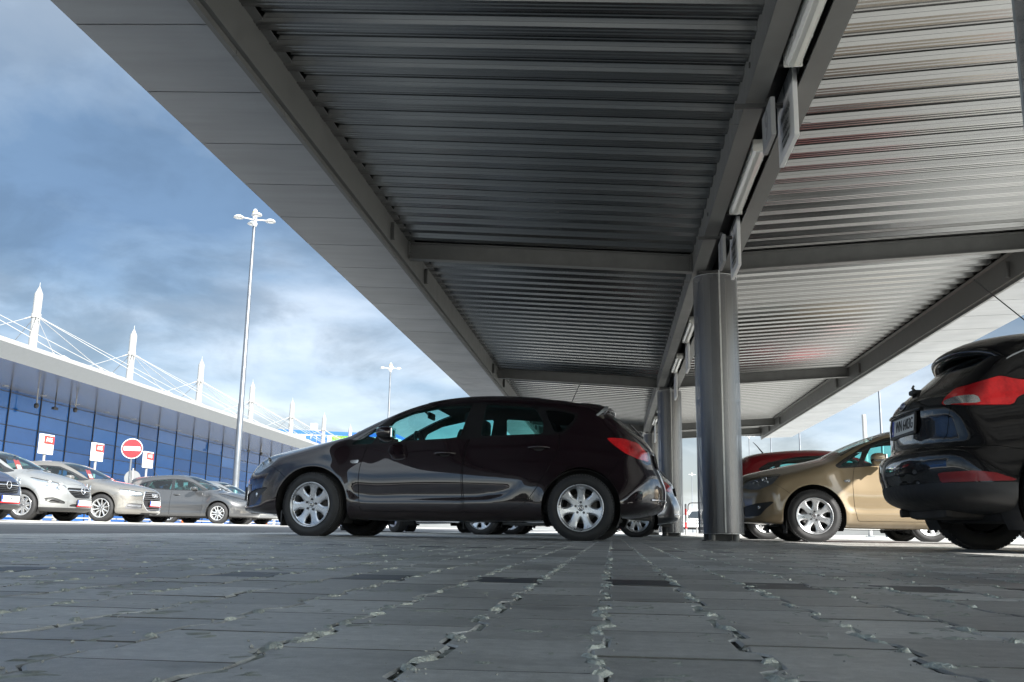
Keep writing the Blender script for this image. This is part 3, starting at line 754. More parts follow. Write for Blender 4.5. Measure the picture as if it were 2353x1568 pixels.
def slats(root, name, zs, ymax, x_at, m, r=.008, off=.0):
    mb = MB()
    for z in zs: ym = ymax(z); mb.tube([(x_at(y, z) + off, y, z) for y in np.linspace(-ym, ym, 17)], r, 6)
    return mb.build(name, MATS[m], root)
def opel_badge(root, p, d, R=.052):
    M = facing(p, d); mb = MB(); mb.tube([(R * math.cos(t), R * math.sin(t), 0) for t in np.linspace(0, 2 * math.pi, 28, endpoint=False)], .008, 8, True)
    mb.prism([(-R * 1.05, .006), (.01, .020), (.006, .004), (R * 1.05, -.006), (-.01, -.020), (-.006, -.004)], lambda a, b, q: (a, b, q), -.004, .006)
    mb.v = [tuple(M @ Vector(q)) for q in mb.v]; return mb.build('badge', MATS['chrome'], root)
def wing(poly, fn, ds):
    mb = MB(); n = len(poly); D = max(abs(d) for d in ds); vs = []
    for d in ds:
        for a, b in poly: p = fn(a, d, b); vs.append((p[0], p[1], p[2] - .075 * (abs(d) / D) ** 10))
    mb.add(vs, [(k * n + i, k * n + (i + 1) % n, (k + 1) * n + (i + 1) % n, (k + 1) * n + i) for k in range(len(ds) - 1) for i in range(n)], True)
    mb.add(vs[:n], [list(range(n))], False); mb.add(vs[-n:], [list(range(n))], False); return mb
def astra_extra(root, sp, pm, y_at, x_at):
    # roof spoiler lip, side blades
    sl_ = wing(crom([(3.60, 1.392), (3.74, 1.386), (3.885, 1.338), (3.895, 1.316), (3.80, 1.318), (3.62, 1.35)], 4), lambda a, d, b: (a - .07 * (abs(d) / .5) ** 2, d, b - .13 * d * d), np.linspace(-.56, .56, 15))
    sl_.build('roof_spoiler', pm, root)
    for s in (-1, 1):
        bl = MB(); bl.prism([(3.70, 1.195), (3.835, 1.315), (3.865, 1.315), (3.865, 1.290), (3.72, 1.195)], lambda a, b, d: (a, s * d, b), .53, .585); bl.build('spoiler_blade', MATS['black_gloss'], root)
    an = MB(); an.cyl((3.43, 0, 1.415), (3.43, 0, 1.435), .022, .016); an.cyl((3.43, 0, 1.43), (3.53, 0, 1.66), .0045, .003, 8); an.build('aerial', MATS['black_plastic'], root)
    # rear wiper
    wi = MB(); wi.bbox((4.16, .02, 1.055), (.05, .06, .04), .012); wi.tube([(4.17, .02, 1.06), (4.13, -.14, 1.10), (4.06, -.34, 1.16)], .010, 6); wi.build('rear_wiper', MATS['black_plastic'], root)
    # rear lamps' clear stripe, fog lamps, side repeaters, grille
    for s in (-1, 1):
        fo = MB(); fo.lathe([(0, .0), (.05, .004), (.058, .012), (.06, .03)], 20, 'Y', (0, 0, 0)); a = math.radians(62)
        fo.v = [(.262 + y * math.sin(a) - x * math.cos(a) * .9, s * (.735 - y * math.cos(a) - x * math.sin(a) * .9), .405 + z * .55) for (x, y, z) in fo.v]; fo.build('fog_lamp', MATS['lamp_reflector'], root)
    slats(root, 'grille', (.62,), lambda z: .34, x_at, 'chrome', .014)
    opel_badge(root, (x_at(0, .62) - .012, 0, .625), (-1, 0, 0))
    plate(root, 'number_plate', facing((x_at(0, .43) - .012, 0, .43), (-1, 0, .05)), '', red=False)
    plate(root, 'number_plate', facing((x_at(0, .80, True) + .006, 0, .80), (1, 0, .18)), '', red=False)
    bs = MB(); ys_ = np.linspace(-.66, .66, 25); bs.tube([(x_at(y, .395, True) + .002, y, .395) for y in ys_], .010, 6); bs.build('bumper_strip', MATS['chrome'], root)
    ex = MB(); ex.cyl((4.02, .48, .245), (4.25, .48, .235), .028, n=14); ex.build('exhaust', MATS['steel'], root)
    for sd in (-1, 1):
        mf = MB(); mf.box((.60, sd * .72, .17), (.014, .24, .15)); mf.build('air_deflector', MATS['black_plastic'], root)
    for (x, y, z, R) in ((.30, .62, .70, .05), (.40, .70, .745, .045)):
        for sd in (-1, 1):
            q = MB(); q.lathe([(0, .0), (R * .55, -.004), (R * .9, -.02), (R, -.035)], 18, 'Y'); a = math.radians(62)
            q.v = [(x + yy * math.sin(a) - xx * math.cos(a), sd * (y - yy * math.cos(a) - xx * math.sin(a)), z + zz) for (xx, yy, zz) in q.v]; q.build('lamp_bowl', MATS['lamp_reflector'], root)

CRE_U = crom([(1.22, .585), (1.45, .602), (1.9, .612), (2.45, .628), (2.80, .642), (2.95, .640), (3.05, .618), (3.10, .585)], 8, False)
CRE_L = crom([(1.22, .58), (1.32, .44), (1.45, .398), (1.9, .396), (2.4, .402), (2.68, .418), (2.86, .450), (2.98, .505), (3.06, .56), (3.10, .584)], 8, False)
ASTRA = dict(
    uz=.158, L=4.419, W=.907, H=1.50, res=.026, wr=.312, axles=(.93, 3.615), ra=.374, crown=.13, k=.11, ks=.05,
    side=[(-.02, .235), (-.06, .262), (-.045, .33), (-.045, .42), (-.04, .53), (-.02, .60), (.035, .70), (.10, .775), (.19, .835), (.39, .892), (.60, .938), (.82, .985), (1.02, 1.028), (1.17, 1.068), (1.30, 1.138), (1.55, 1.255), (1.80, 1.352), (2.05, 1.42), (2.32, 1.458), (2.58, 1.472), (2.86, 1.468), (3.15, 1.447), (3.45, 1.412), (3.66, 1.378), (3.80, 1.335), (3.90, 1.27), (3.99, 1.20), (4.09, 1.12), (4.18, 1.04), (4.245, .965), (4.285, .90), (4.305, .80), (4.335, .71), (4.375, .62), (4.405, .52), (4.405, .42), (4.385, .33), (4.28, .262), (4.05, .222), (3.5, .19), (2.3, .165), (1.3, .165), (.7, .18), (.3, .205)],
    bowF=(.40, .38), bowR=(.20, .50), bfx=(.25, 1.15), brx=(2.7, 3.9),
    prof=[(.05, -.10), (.14, -.062), (.19, -.035), (.25, -.014), (.30, -.004), (.34, -.001), (.40, -.001), (.50, 0), (.62, 0), (.70, -.0012), (.78, -.006), (.86, -.017), (.93, -.034), (1.0, -.065), (1.1, -.12), (1.25, -.22), (1.6, -.5)],
    wl=[(-.3, .80), (0, .84), (.3, .875), (.6, .893), (.93, .900), (1.4, .893), (2.3, .890), (3.1, .897), (3.6, .902), (4.0, .888), (4.4, .852), (4.8, .80)],
    wu=[(-.3, 1.1), (.8, 1.06), (1.05, .90), (1.25, .80), (1.5, .772), (2.0, .775), (2.6, .775), (3.2, .765), (3.55, .735), (3.9, .685), (4.2, .645), (4.6, .60)],
    crease=(CRE_U, CRE_L, .075, .05), screen=(1.19, 1.0, 1.96, .30, .062), backlight=(3.90, 1.00, 4.16, 0, .10), backglass='privacy_glass', cabin=(1.25, 4.02),
    seat=2.25, dash=1.55, dashz=.97, rearmirror=(1.90, 1.29), driver=-.36, wheel=SEVEN, track=.895, steer=R_(-9), spin=(.13, .02),
    mirror=(1.705, .985, 1.005), handles=[(2.262, .823), (3.193, .886)], extra=astra_extra,
    regions=[
        dict(name='side_window', proj='side', poly=wc([(1.56, .928), (1.72, 1.165), (1.91, 1.245), (2.19, 1.298), (2.515, 1.315), (2.405, .993), (2.30, .977), (1.79, .946)]), mat='car_glass', r=.012, inset=.006, rim=0),
        dict(name='side_window', proj='side', poly=wc([(1.275, .912), (1.393, .995), (1.62, 1.135), (1.50, .918)]), mat='car_glass', r=.02, inset=.006, rim=0),
        dict(name='side_window', proj='side', poly=wc([(2.612, 1.0), (2.66, 1.320), (2.99, 1.298), (3.152, 1.278), (3.235, 1.145), (3.235, 1.022)]), mat='car_glass', r=.02, inset=.006, rim=0),
        dict(name='side_window', proj='side', poly=wc([(3.245, 1.262), (3.352, 1.035), (3.43, 1.05), (3.535, 1.165), (3.55, 1.215), (3.39, 1.250)]), mat='privacy_glass', r=.02, inset=.006, rim=0),
        dict(name='window_frame', proj='side', poly=wc([(1.22, .925), (1.263, .892), (1.45, .905), (1.79, .931), (2.40, .963), (2.9, .993), (3.35, 1.010), (3.46, 1.032), (3.565, 1.16), (3.585, 1.228), (3.40, 1.275), (3.15, 1.302), (2.66, 1.343), (2.2, 1.324), (1.91, 1.272), (1.65, 1.175), (1.33, .995)]), mat='black_gloss', r=.03, inset=.002, rim=0, line=True),
        dict(name='headlight', proj='side', poly=[(.575, .822), (.445, .690), (.294, .622), (.20, .625), (.10, .66), (.16, .745), (.245, .775), (.34, .80), (.45, .817)], mat='lamp_mid', r=.02, ymin=.42, inset=.02, lamp=True, gap=.003),
        dict(name='tail_lamp', proj='side', poly=[(3.838, .998), (4.008, .995), (4.147, .957), (4.22, .88), (4.30, .80), (4.24, .768), (4.150, .785), (4.02, .842), (3.905, .93)], mat='red_lens', r=.02, ymin=.48, gap=.003, inset=.001),
        dict(name='fog_recess', proj='side', poly=[(.10, .407), (.263, .455), (.47, .482), (.35, .379), (.29, .300), (.12, .285)], mat='black_plastic', r=.03, ymin=.55, inset=.015),
        dict(name='side_repeater', proj='side', poly=[(1.285, .745), (1.385, .757), (1.381, .722), (1.312, .718)], mat='lamp_reflector', r=.01, ymin=.5, inset=-.003),
        dict(name='lower_grille', proj='front', poly=[(-.1, .28), (.52, .28), (.50, .36), (-.1, .36)], mat='black_plastic', x1=.5, ymin=-1, inset=.02, pair=False),
        dict(name='upper_grille', proj='front', poly=[(-.1, .55), (.38, .57), (.42, .70), (-.1, .70)], mat='black_plastic', x1=.5, ymin=-1, inset=.02, pair=False),
        dict(name='front_door', proj='side', poly=[(1.462, .95), (1.425, .82), (1.402, .68), (1.400, .52), (1.412, .38), (1.44, .247), (2.464, .250), (2.468, .32), (2.452, .50), (2.446, .69), (2.458, .87), (2.50, 1.03)], mat='paint', r=.03, ymin=.5, gap=.006, line=True),
        dict(name='rear_door', proj='side', poly=[(2.509, 1.03), (2.467, .87), (2.455, .69), (2.461, .50), (2.477, .32), (2.473, .250), (2.86, .256), (2.95, .268), (3.02, .295), (3.11, .375), (3.20, .50), (3.285, .65), (3.375, .83), (3.395, .92), (3.39, 1.03)], mat='paint', r=.03, ymin=.5, gap=.006, line=True),
        dict(name='front_bumper', proj='side', poly=[(-.3, .10), (-.3, .70), (.10, .70), (.27, .63), (.48, .690), (.56, .64), (.66, .565), (.62, .10)], mat='paint', r=.01, ymin=-1, gap=.003, pair=False),
        dict(name='rear_bumper', proj='side', poly=[(4.8, .70), (4.32, .735), (4.17, .775), (4.035, .832), (3.96, .74), (3.87, .635), (3.92, .10), (4.8, .10)], mat='paint', r=.01, ymin=-1, gap=.003, pair=False),
        dict(name='bonnet', proj='top', poly=[(.13, 0), (.19, .30), (.30, .52), (.50, .66), (.85, .715), (1.13, .70), (1.22, .64), (1.17, .3), (1.15, 0), (1.15, -.02), (.13, -.02)], mat='paint', r=.02, x1=1.3, z0=.66, gap=.003, pair=False),
    ])
# ------------------------------------------------------------------ ground, paving, road
def gz(x):
    """height of the ground: level under the shelter, rising gently to the left-hand lot"""
    x = np.asarray(x, float)
    return np.interp(x, [-400, -11.8, -10, -4.65, 1.5, 3.5, 400], [.13, .13, .085, 0, 0, .012, .012])
mat('concrete_lot', (0.52, 0.505, 0.47), 0.85, var=0.22, vscale=0.6, bump=0.25, bscale=40, coord='Object')
mat('asphalt', (0.11, 0.112, 0.118), 0.82, var=0.25, vscale=1.2, bump=0.5, bscale=160)
mat('road_paint', (0.62, 0.62, 0.60), 0.7, var=0.2, vscale=8)
def paver_mat(name, col, dark):
    m, nt, b = _new(name); N = nt.nodes.new; Lk = nt.links.new
    tc = N('ShaderNodeTexCoord'); at = N('ShaderNodeAttribute'); at.attribute_name = 'tone'
    n1 = N('ShaderNodeTexNoise'); n1.inputs['Scale'].default_value = 2.2; n1.inputs['Detail'].default_value = 9; n1.inputs['Roughness'].default_value = 0.65
    n2 = N('ShaderNodeTexNoise'); n2.inputs['Scale'].default_value = 70; n2.inputs['Detail'].default_value = 8; n2.inputs['Roughness'].default_value = 0.7
    n3 = N('ShaderNodeTexNoise'); n3.inputs['Scale'].default_value = 900; n3.inputs['Detail'].default_value = 3
    for n in (n1, n2, n3): Lk(tc.outputs['Object'], n.inputs['Vector'])
    def mr(src, a, b_, c, d):
        x = N('ShaderNodeMapRange'); x.inputs[1].default_value = a; x.inputs[2].default_value = b_; x.inputs[3].default_value = c; x.inputs[4].default_value = d; Lk(src, x.inputs[0]); return x.outputs[0]
    def mul(a, b_):
        x = N('ShaderNodeMath'); x.operation = 'MULTIPLY'; Lk(a, x.inputs[0]); Lk(b_, x.inputs[1]); return x.outputs[0]
    f = mul(mul(mr(n1.outputs['Fac'], .3, .7, .72, 1.22), mr(n2.outputs['Fac'], .3, .7, .80, 1.18)), mr(n3.outputs['Fac'], .3, .7, .86, 1.14))
    f = mul(f, mr(at.outputs['Fac'], 0, 1, .72, 1.28))
    mp = N('ShaderNodeMapping'); mp.inputs['Scale'].default_value = (1.6, 11, 1); Lk(tc.outputs['Object'], mp.inputs[0])
    n4 = N('ShaderNodeTexNoise'); n4.inputs['Scale'].default_value = 2.4; n4.inputs['Detail'].default_value = 7; n4.inputs['Roughness'].default_value = .62; Lk(mp.outputs[0], n4.inputs['Vector'])
    f = mul(f, mr(n4.outputs['Fac'], .32, .68, .90, 1.10))
    mx = N('ShaderNodeMix'); mx.data_type = 'RGBA'; mx.blend_type = 'MULTIPLY'; mx.inputs[0].default_value = 1; mx.inputs[6].default_value = (*col, 1); Lk(f, mx.inputs[7]); Lk(mx.outputs[2], b.inputs['Base Color'])
    n5 = N('ShaderNodeTexNoise'); n5.inputs['Scale'].default_value = 5.5; n5.inputs['Detail'].default_value = 6; Lk(tc.outputs['Object'], n5.inputs['Vector'])
    f2 = mul(f, mr(n5.outputs['Fac'], .60, .70, 1.0, .60)); Lk(f2, mx.inputs[7])              # damp and oily spots
    Lk(mr(n1.outputs['Fac'], .3, .7, .36, .54), b.inputs['Roughness']); b.inputs['Specular IOR Level'].default_value = 0.5
    bp = N('ShaderNodeBump'); bp.inputs['Strength'].default_value = 0.45; bp.inputs['Distance'].default_value = 0.0014
    ad = N('ShaderNodeMath'); ad.operation = 'ADD'; Lk(n2.outputs['Fac'], ad.inputs[0])
    m3 = N('ShaderNodeMath'); m3.operation = 'MULTIPLY'; m3.inputs[1].default_value = .35; Lk(n3.outputs['Fac'], m3.inputs[0]); Lk(m3.outputs[0], ad.inputs[1])
    Lk(ad.outputs[0], bp.inputs['Height']); Lk(bp.outputs[0], b.inputs['Normal'])
    return m
paver_mat('paver_grey', (0.44, 0.435, 0.415), 0); paver_mat('paver_dark', (0.045, 0.05, 0.06), 1)
mat('joint_sand', (0.36, 0.375, 0.33), 0.9, var=0.35, vscale=45, bump=0.6, bscale=220)
def sheet(name, m, xs, ys, dz):
    vs, fs = [], []; nx = len(xs)
    for y in ys:
        for x in xs: vs.append((x, y, float(gz(x)) + dz))
    for j in range(len(ys) - 1):
        for i in range(nx - 1): fs.append((j * nx + i, j * nx + i + 1, (j + 1) * nx + i + 1, (j + 1) * nx + i))
    mb = MB(); mb.add(vs, fs, True); return tag(mb.build(name, m, fix=False), kind='structure')
YS = [-120, -60, -20, -8, 0, 6, 12, 20, 30, 45, 70, 120, 250, 900]
sheet('ground', MATS['concrete_lot'], [-400, -120, -60, -30, -11.8, -10, -4.65, -2, 0, 1.5, 2, 2.5, 3, 3.5, 8.4, 30, 100, 400], YS, -.016)
sheet('road', MATS['asphalt'], [-10, -8.5, -7, -5.5, -4.66], YS, -.006)
sheet('road_line', MATS['road_paint'], [-8.25, -8.13], [9.5, 14, 16, 26], -.0015)
sheet('parking_lot', MATS['concrete_lot'], [-400, -60, -30, -11.8, -10.01], YS, -.008)
sheet('edge_line', MATS['road_paint'], [-10.0, -9.88], [-8, 2, 10, 60], -.002)
PX, PY = .128, .20
def build_paving():
    x0, x1, y0, y1 = -4.62, 8.3, .28, 13.0
    a, b, e = .0686, .0552, .0990
    out = [(a, -e), (a, -.058), (b, -.040), (b, .040), (a, .058), (a, e), (-a, e), (-a, .058), (-b, .040), (-b, -.040), (-a, -.058), (-a, -e)]
    out = np.array(out); ins = out.copy(); ins[:, 0] -= np.sign(out[:, 0]) * .0025; ins[np.abs(out[:, 1]) > .09, 1] -= np.sign(out[np.abs(out[:, 1]) > .09, 1]) * .0022
    n = 12; cols = int((x1 - x0) / PX); rows = int((y1 - y0) / PY)
    rng = np.random.RandomState(3); V, F, MI, T = [], [], [], []; base = 0
    darkrows = {int(round((y - y0) / PY)) for y in (1.92, 5.12, 8.32, 11.52)}
    ring = [[i, (i + 1) % n, n + (i + 1) % n, n + i] for i in range(n)] + [[n + i, n + (i + 1) % n, 2 * n + (i + 1) % n, 2 * n + i] for i in range(n)]
    for c in range(cols):
        cx = x0 + (c + .5) * PX; sh = PY / 2 if c % 2 else 0
        for r in range(rows):
            cy = y0 + r * PY + sh; near = cy < 4.5
            if not near and (cx > 6.5 and cy < 6): pass
            dz = rng.normal(0, .00025); tx, ty = rng.normal(0, .0022), rng.normal(0, .0008); jx, jy = rng.normal(0, .0008, 2); q = rng.normal(0, .0012, (n, 2))
            zt = lambda p: dz + tx * p[:, 0] + ty * p[:, 1] + float(gz(cx))
            P0 = ins + q; P1 = out + q * .6
            V.append(np.column_stack([P0[:, 0] + cx + jx, P0[:, 1] + cy + jy, zt(P0)])); V.append(np.column_stack([P1[:, 0] + cx + jx, P1[:, 1] + cy + jy, zt(P1) - np.where(np.abs(out[:, 1]) > .09, .0024, .0018)])); V.append(np.column_stack([P1[:, 0] + cx + jx, P1[:, 1] + cy + jy, zt(P1) - .014]))
            F.append([base + i for i in range(n)]); F += [[base + i for i in f][::-1] for f in ring]
            mi = 1 if (r in darkrows and c % 2 == 0 and rng.rand() < .93) else 0; MI += [mi] + [2 if i in (5, 11) else mi for i in range(n)] + [2] * n; T += [rng.rand()] * (3 * n); base += 3 * n
    me = bpy.data.meshes.new('paving'); me.from_pydata(np.concatenate(V).tolist(), [], F); me.materials.append(MATS['paver_grey']); me.materials.append(MATS['paver_dark']); me.materials.append(mat('joint_dirt', (.10, .098, .088), .95, var=.4, vscale=50))
    me.polygons.foreach_set('material_index', MI); at = me.attributes.new('tone', 'FLOAT', 'POINT'); at.data.foreach_set('value', T); me.update()
    o = put(bpy.data.objects.new('paving', me)); tag(o, kind='structure')
    # sand between the blocks, lumpy where the joints are wide
    s = .010; X = np.arange(-2.3, 3.4, s); Yv = np.arange(.26, 3.6, s); GX, GY = np.meshgrid(X, Yv)
    rs = np.random.RandomState(5); H = rs.rand(*GX.shape)
    big = np.kron(rs.rand(GX.shape[0] // 4 + 1, GX.shape[1] // 4 + 1), np.ones((4, 4)))[:GX.shape[0], :GX.shape[1]]
    Zs = gz(GX) - .0034 + (H - .5) * .0040 + (big - .5) * .0060
    nx = len(X); idx = np.arange(GX.size).reshape(GX.shape)
    Fs = np.stack([idx[:-1, :-1], idx[:-1, 1:], idx[1:, 1:], idx[1:, :-1]], -1).reshape(-1, 4)
    me = bpy.data.meshes.new('joint_sand'); me.from_pydata(np.stack([GX, GY, Zs], -1).reshape(-1, 3).tolist(), [], Fs.tolist()); me.materials.append(MATS['joint_sand']); me.update()
    me.polygons.foreach_set('use_smooth', [True] * len(Fs)); tag(put(bpy.data.objects.new('joint_sand', me)), kind='structure')
    sheet('sand_bed', MATS['joint_sand'], [-4.64, -2, 0, 1.5, 2, 2.5, 3, 3.5, 8.35], [-9, .27, 3.6, 13.1], -.011)
    # crumbled mortar filling the corners of the zigzag joints
    rm = np.random.RandomState(17); pv, pf = [], []
    for c in range(cols):
        gx0 = x0 + (c + 1) * PX
        for r in range(rows * 4):
            gy0 = y0 + r * PY / 4 + PY * .625 * 0 + .05
            if gy0 > 6.0 or abs(gx0 - .12 * gy0) > .6 + gy0 * .62 or rm.rand() < (.55 if gy0 < 2.6 else .8): continue
            k4 = r % 4; dx = (.0067 if (k4 in (0, 1)) != (c % 2 == 1) else -.0067)
            cx_, cy_ = gx0 + dx * .3 + rm.normal(0, .003), gy0 + rm.normal(0, .006); big_ = rm.uniform(.4, .95); m_ = 11; b_ = len(pv); sx, sy = .011 * big_, .020 * big_; sk_ = (1 if dx > 0 else -1) * .45
            pv.append((cx_, cy_, float(gz(cx_)) + .0016 + rm.uniform(0, .0022)))
            for ring_, hh in ((.55, .0014), (1.0, -.0010)):
                for q in range(m_):
                    an = 2 * math.pi * q / m_; rr = ring_ * rm.uniform(.7, 1.25); yy = sy * rr * math.sin(an)
                    pv.append((cx_ + sx * rr * math.cos(an) + sk_ * yy, cy_ + yy, float(gz(cx_)) + hh + rm.uniform(0, .0018) * (ring_ < 1)))
            pf += [[b_, b_ + 1 + q, b_ + 1 + (q + 1) % m_] for q in range(m_)] + [[b_ + 1 + q, b_ + 1 + m_ + q, b_ + 1 + m_ + (q + 1) % m_, b_ + 1 + (q + 1) % m_] for q in range(m_)]
    me = bpy.data.meshes.new('joint_mortar'); me.from_pydata(pv, [], pf); me.materials.append(mat('mortar', (.42, .44, .40), .9, var=.4, vscale=60, bump=.8, bscale=300)); tag(put(bpy.data.objects.new('joint_mortar', me)), kind='structure')
    # grit in and beside the joints
    rg = np.random.RandomState(11); gv, gf = [], []
    for k in range(1300):
        gy = .5 + 3.2 * rg.rand() ** 1.7; gx = rg.uniform(-1.0, 1.0) * (.45 + gy * .62) + .12 * gy
        if rg.rand() < .8: c = round((gx - x0) / PX); gx = x0 + c * PX + rg.normal(0, .007)
        r_ = rg.uniform(.0008, .0024) * (1.5 if rg.rand() < .1 else 1); b_ = len(gv)
        for (dx, dy, dz_) in ((1, 0, 0), (-.8, .3, 0), (0, 1, .1), (.1, -1, 0), (.1, 0, .9), (0, 0, -.6)):
            gv.append((gx + dx * r_ * rg.uniform(.7, 1.2), gy + dy * r_ * rg.uniform(.7, 1.2), float(gz(gx)) + (dz_ * .8 + .2) * r_))
        gf += [[b_ + i for i in t] for t in ((0, 2, 4), (2, 1, 4), (1, 3, 4), (3, 0, 4), (2, 0, 5), (1, 2, 5), (3, 1, 5), (0, 3, 5))]
    me = bpy.data.meshes.new('gravel'); me.from_pydata(gv, [], gf); me.materials.append(mat('grit_stone', (.30, .30, .275), .9, var=.5, vscale=120)); tag(put(bpy.data.objects.new('gravel', me)), 'light grit lying in the joints of the grey paving', kind='stuff')
build_paving()
def far_paving():
    """the same paving farther off, where single blocks are no longer seen"""
    m = mat('paver_far', (0.41, 0.405, 0.38), 0.62, var=0.3, vscale=1.5, bump=0.5, bscale=26)
    o = sheet('far_paving', m, [-4.64, -2, 0, 1.5, 2, 2.5, 3, 3.5, 8.35], [12.95, 16, 22, 30, 37], -.001)
    sheet('near_paving', m, [-4.64, -2, 0, 1.5, 3.5, 8.35], [-9, -4, .26], -.003)
far_paving()

# ------------------------------------------------------------------ the parking shelter
def galv(name, col, rough, metal, streak=0.25):
    m, nt, b = _new(name); N = nt.nodes.new; Lk = nt.links.new
    b.inputs['Metallic'].default_value = metal
    tc = N('ShaderNodeTexCoord'); mp = N('ShaderNodeMapping'); mp.inputs['Scale'].default_value = (.25, 2, 2); Lk(tc.outputs['Object'], mp.inputs[0])
    n = N('ShaderNodeTexNoise'); n.inputs['Scale'].default_value = 1.6; n.inputs['Detail'].default_value = 7; Lk(mp.outputs[0], n.inputs['Vector'])
    mr = N('ShaderNodeMapRange'); mr.inputs[1].default_value = .3; mr.inputs[2].default_value = .7; mr.inputs[3].default_value = 1 - streak; mr.inputs[4].default_value = 1 + streak; Lk(n.outputs['Fac'], mr.inputs[0])
    mx = N('ShaderNodeMix'); mx.data_type = 'RGBA'; mx.blend_type = 'MULTIPLY'; mx.inputs[0].default_value = 1; mx.inputs[6].default_value = (*col, 1); Lk(mr.outputs[0], mx.inputs[7]); Lk(mx.outputs[2], b.inputs['Base Color'])
    mr2 = N('ShaderNodeMapRange'); mr2.inputs[1].default_value = .3; mr2.inputs[2].default_value = .7; mr2.inputs[3].default_value = rough - .025; mr2.inputs[4].default_value = rough + .03; Lk(n.outputs['Fac'], mr2.inputs[0]); Lk(mr2.outputs[0], b.inputs['Roughness'])
    return m
galv('deck_metal', (0.255, 0.257, 0.255), 0.22, 1.0, 0.05)
mat('beam_paint', (0.145, 0.148, 0.145), 0.5, 0.1, var=0.18, vscale=5, rvar=0.1, bump=.05)
mat('beam_dark', (0.06, 0.062, 0.063), 0.6, var=0.2)
mat('soffit_paint', (0.29, 0.31, 0.335), 0.34, 0.35, var=0.06, vscale=2, rvar=0.06)
def panel_tones():
    m = MATS['soffit_paint']; nt = m.node_tree; N = nt.nodes.new; Lk = nt.links.new; b = nt.nodes['Principled BSDF']; src = b.inputs['Base Color'].links[0].from_socket
    tc = N('ShaderNodeTexCoord'); sp = N('ShaderNodeSeparateXYZ'); Lk(tc.outputs['Object'], sp.inputs[0]); a = N('ShaderNodeMath'); a.operation = 'DIVIDE'; Lk(sp.outputs[1], a.inputs[0]); a.inputs[1].default_value = 1.035
    a2 = N('ShaderNodeMath'); a2.operation = 'ADD'; Lk(a.outputs[0], a2.inputs[0]); a2.inputs[1].default_value = -.048; fl = N('ShaderNodeMath'); fl.operation = 'FLOOR'; Lk(a2.outputs[0], fl.inputs[0]); wn = N('ShaderNodeTexWhiteNoise'); wn.noise_dimensions = '1D'; Lk(fl.outputs[0], wn.inputs['W'])
    st = N('ShaderNodeTexNoise'); mp = N('ShaderNodeMapping'); mp.inputs['Scale'].default_value = (.6, 5, 1); Lk(tc.outputs['Object'], mp.inputs[0]); Lk(mp.outputs[0], st.inputs['Vector']); st.inputs['Scale'].default_value = 1.3; st.inputs['Detail'].default_value = 6
    mr = N('ShaderNodeMapRange'); mr.inputs[3].default_value = .90; mr.inputs[4].default_value = 1.06; Lk(wn.outputs['Value'], mr.inputs[0]); m2 = N('ShaderNodeMapRange'); m2.inputs[1].default_value = .35; m2.inputs[2].default_value = .65; m2.inputs[3].default_value = .90; m2.inputs[4].default_value = 1.05; Lk(st.outputs['Fac'], m2.inputs[0])
    mu = N('ShaderNodeMath'); mu.operation = 'MULTIPLY'; Lk(mr.outputs[0], mu.inputs[0]); Lk(m2.outputs[0], mu.inputs[1]); mx = N('ShaderNodeMix'); mx.data_type = 'RGBA'; mx.blend_type = 'MULTIPLY'; mx.inputs[0].default_value = 1; Lk(src, mx.inputs[6]); Lk(mu.outputs[0], mx.inputs[7]); Lk(mx.outputs[2], b.inputs['Base Color'])
panel_tones()
mat('galvanised', (0.42, 0.43, 0.43), 0.42, 0.7, var=0.2, vscale=12, rvar=.1)
mat('dark_groove', (0.015, 0.015, 0.016), 0.9)
def perforated():
    m, nt, b = _new('perforated_sheet'); N = nt.nodes.new; Lk = nt.links.new
    b.inputs['Base Color'].default_value = (0.17, 0.175, 0.185, 1); b.inputs['Metallic'].default_value = .5; b.inputs['Roughness'].default_value = .34
    uv = N('ShaderNodeTexCoord'); sp = N('ShaderNodeSeparateXYZ'); Lk(uv.outputs['Object'], sp.inputs[0])
    def mth(op, a, b_=None, c=None):
        x = N('ShaderNodeMath'); x.operation = op
        for i, v in enumerate((a, b_, c)):
            if v is None: continue
            if isinstance(v, (int, float)): x.inputs[i].default_value = v
            else: Lk(v, x.inputs[i])
        return x.outputs[0]
    P = .0085
    an = mth('ARCTAN2', sp.outputs[1], sp.outputs[0]); u = mth('MULTIPLY', an, .27 / P); v = mth('DIVIDE', sp.outputs[2], P * .866)
    row = mth('FLOOR', v); odd = mth('MULTIPLY', mth('MODULO', row, 2.0), .5)
    fu = mth('SUBTRACT', mth('FRACT', mth('ADD', u, odd)), .5); fv = mth('MULTIPLY', mth('SUBTRACT', mth('FRACT', v), .5), .866)
    r2 = mth('ADD', mth('MULTIPLY', fu, fu), mth('MULTIPLY', fv, fv)); hole = mth('LESS_THAN', r2, .30 ** 2)
    tr = N('ShaderNodeBsdfTransparent'); mx = N('ShaderNodeMixShader'); Lk(hole, mx.inputs[0]); Lk(b.outputs[0], mx.inputs[1]); Lk(tr.outputs[0], mx.inputs[2]); Lk(mx.outputs[0], nt.nodes['Material Output'].inputs[0])
perforated()
CX_ = 1.30; XL, XR = -2.72, 5.36; Y0c, Y1c = -8.4, 34.9
BEAMS = [11.85 + 9.95 * k for k in (-2, -1, 0, 1, 2)]
zl = lambda x: 3.565 + .0615 * (1.03 - x); zr = lambda x: 3.580 + .0640 * (x - 1.52)
canopy = empty('parking_shelter', (CX_, 11.85, 0)); tag(canopy, 'long grey steel parking shelter with corrugated metal roof on round columns', 'shelter')
def C(mb, name, m):
    mb.v = [(x - CX_, y - 11.85, z) for x, y, z in mb.v]; return mb.build(name, m, canopy)
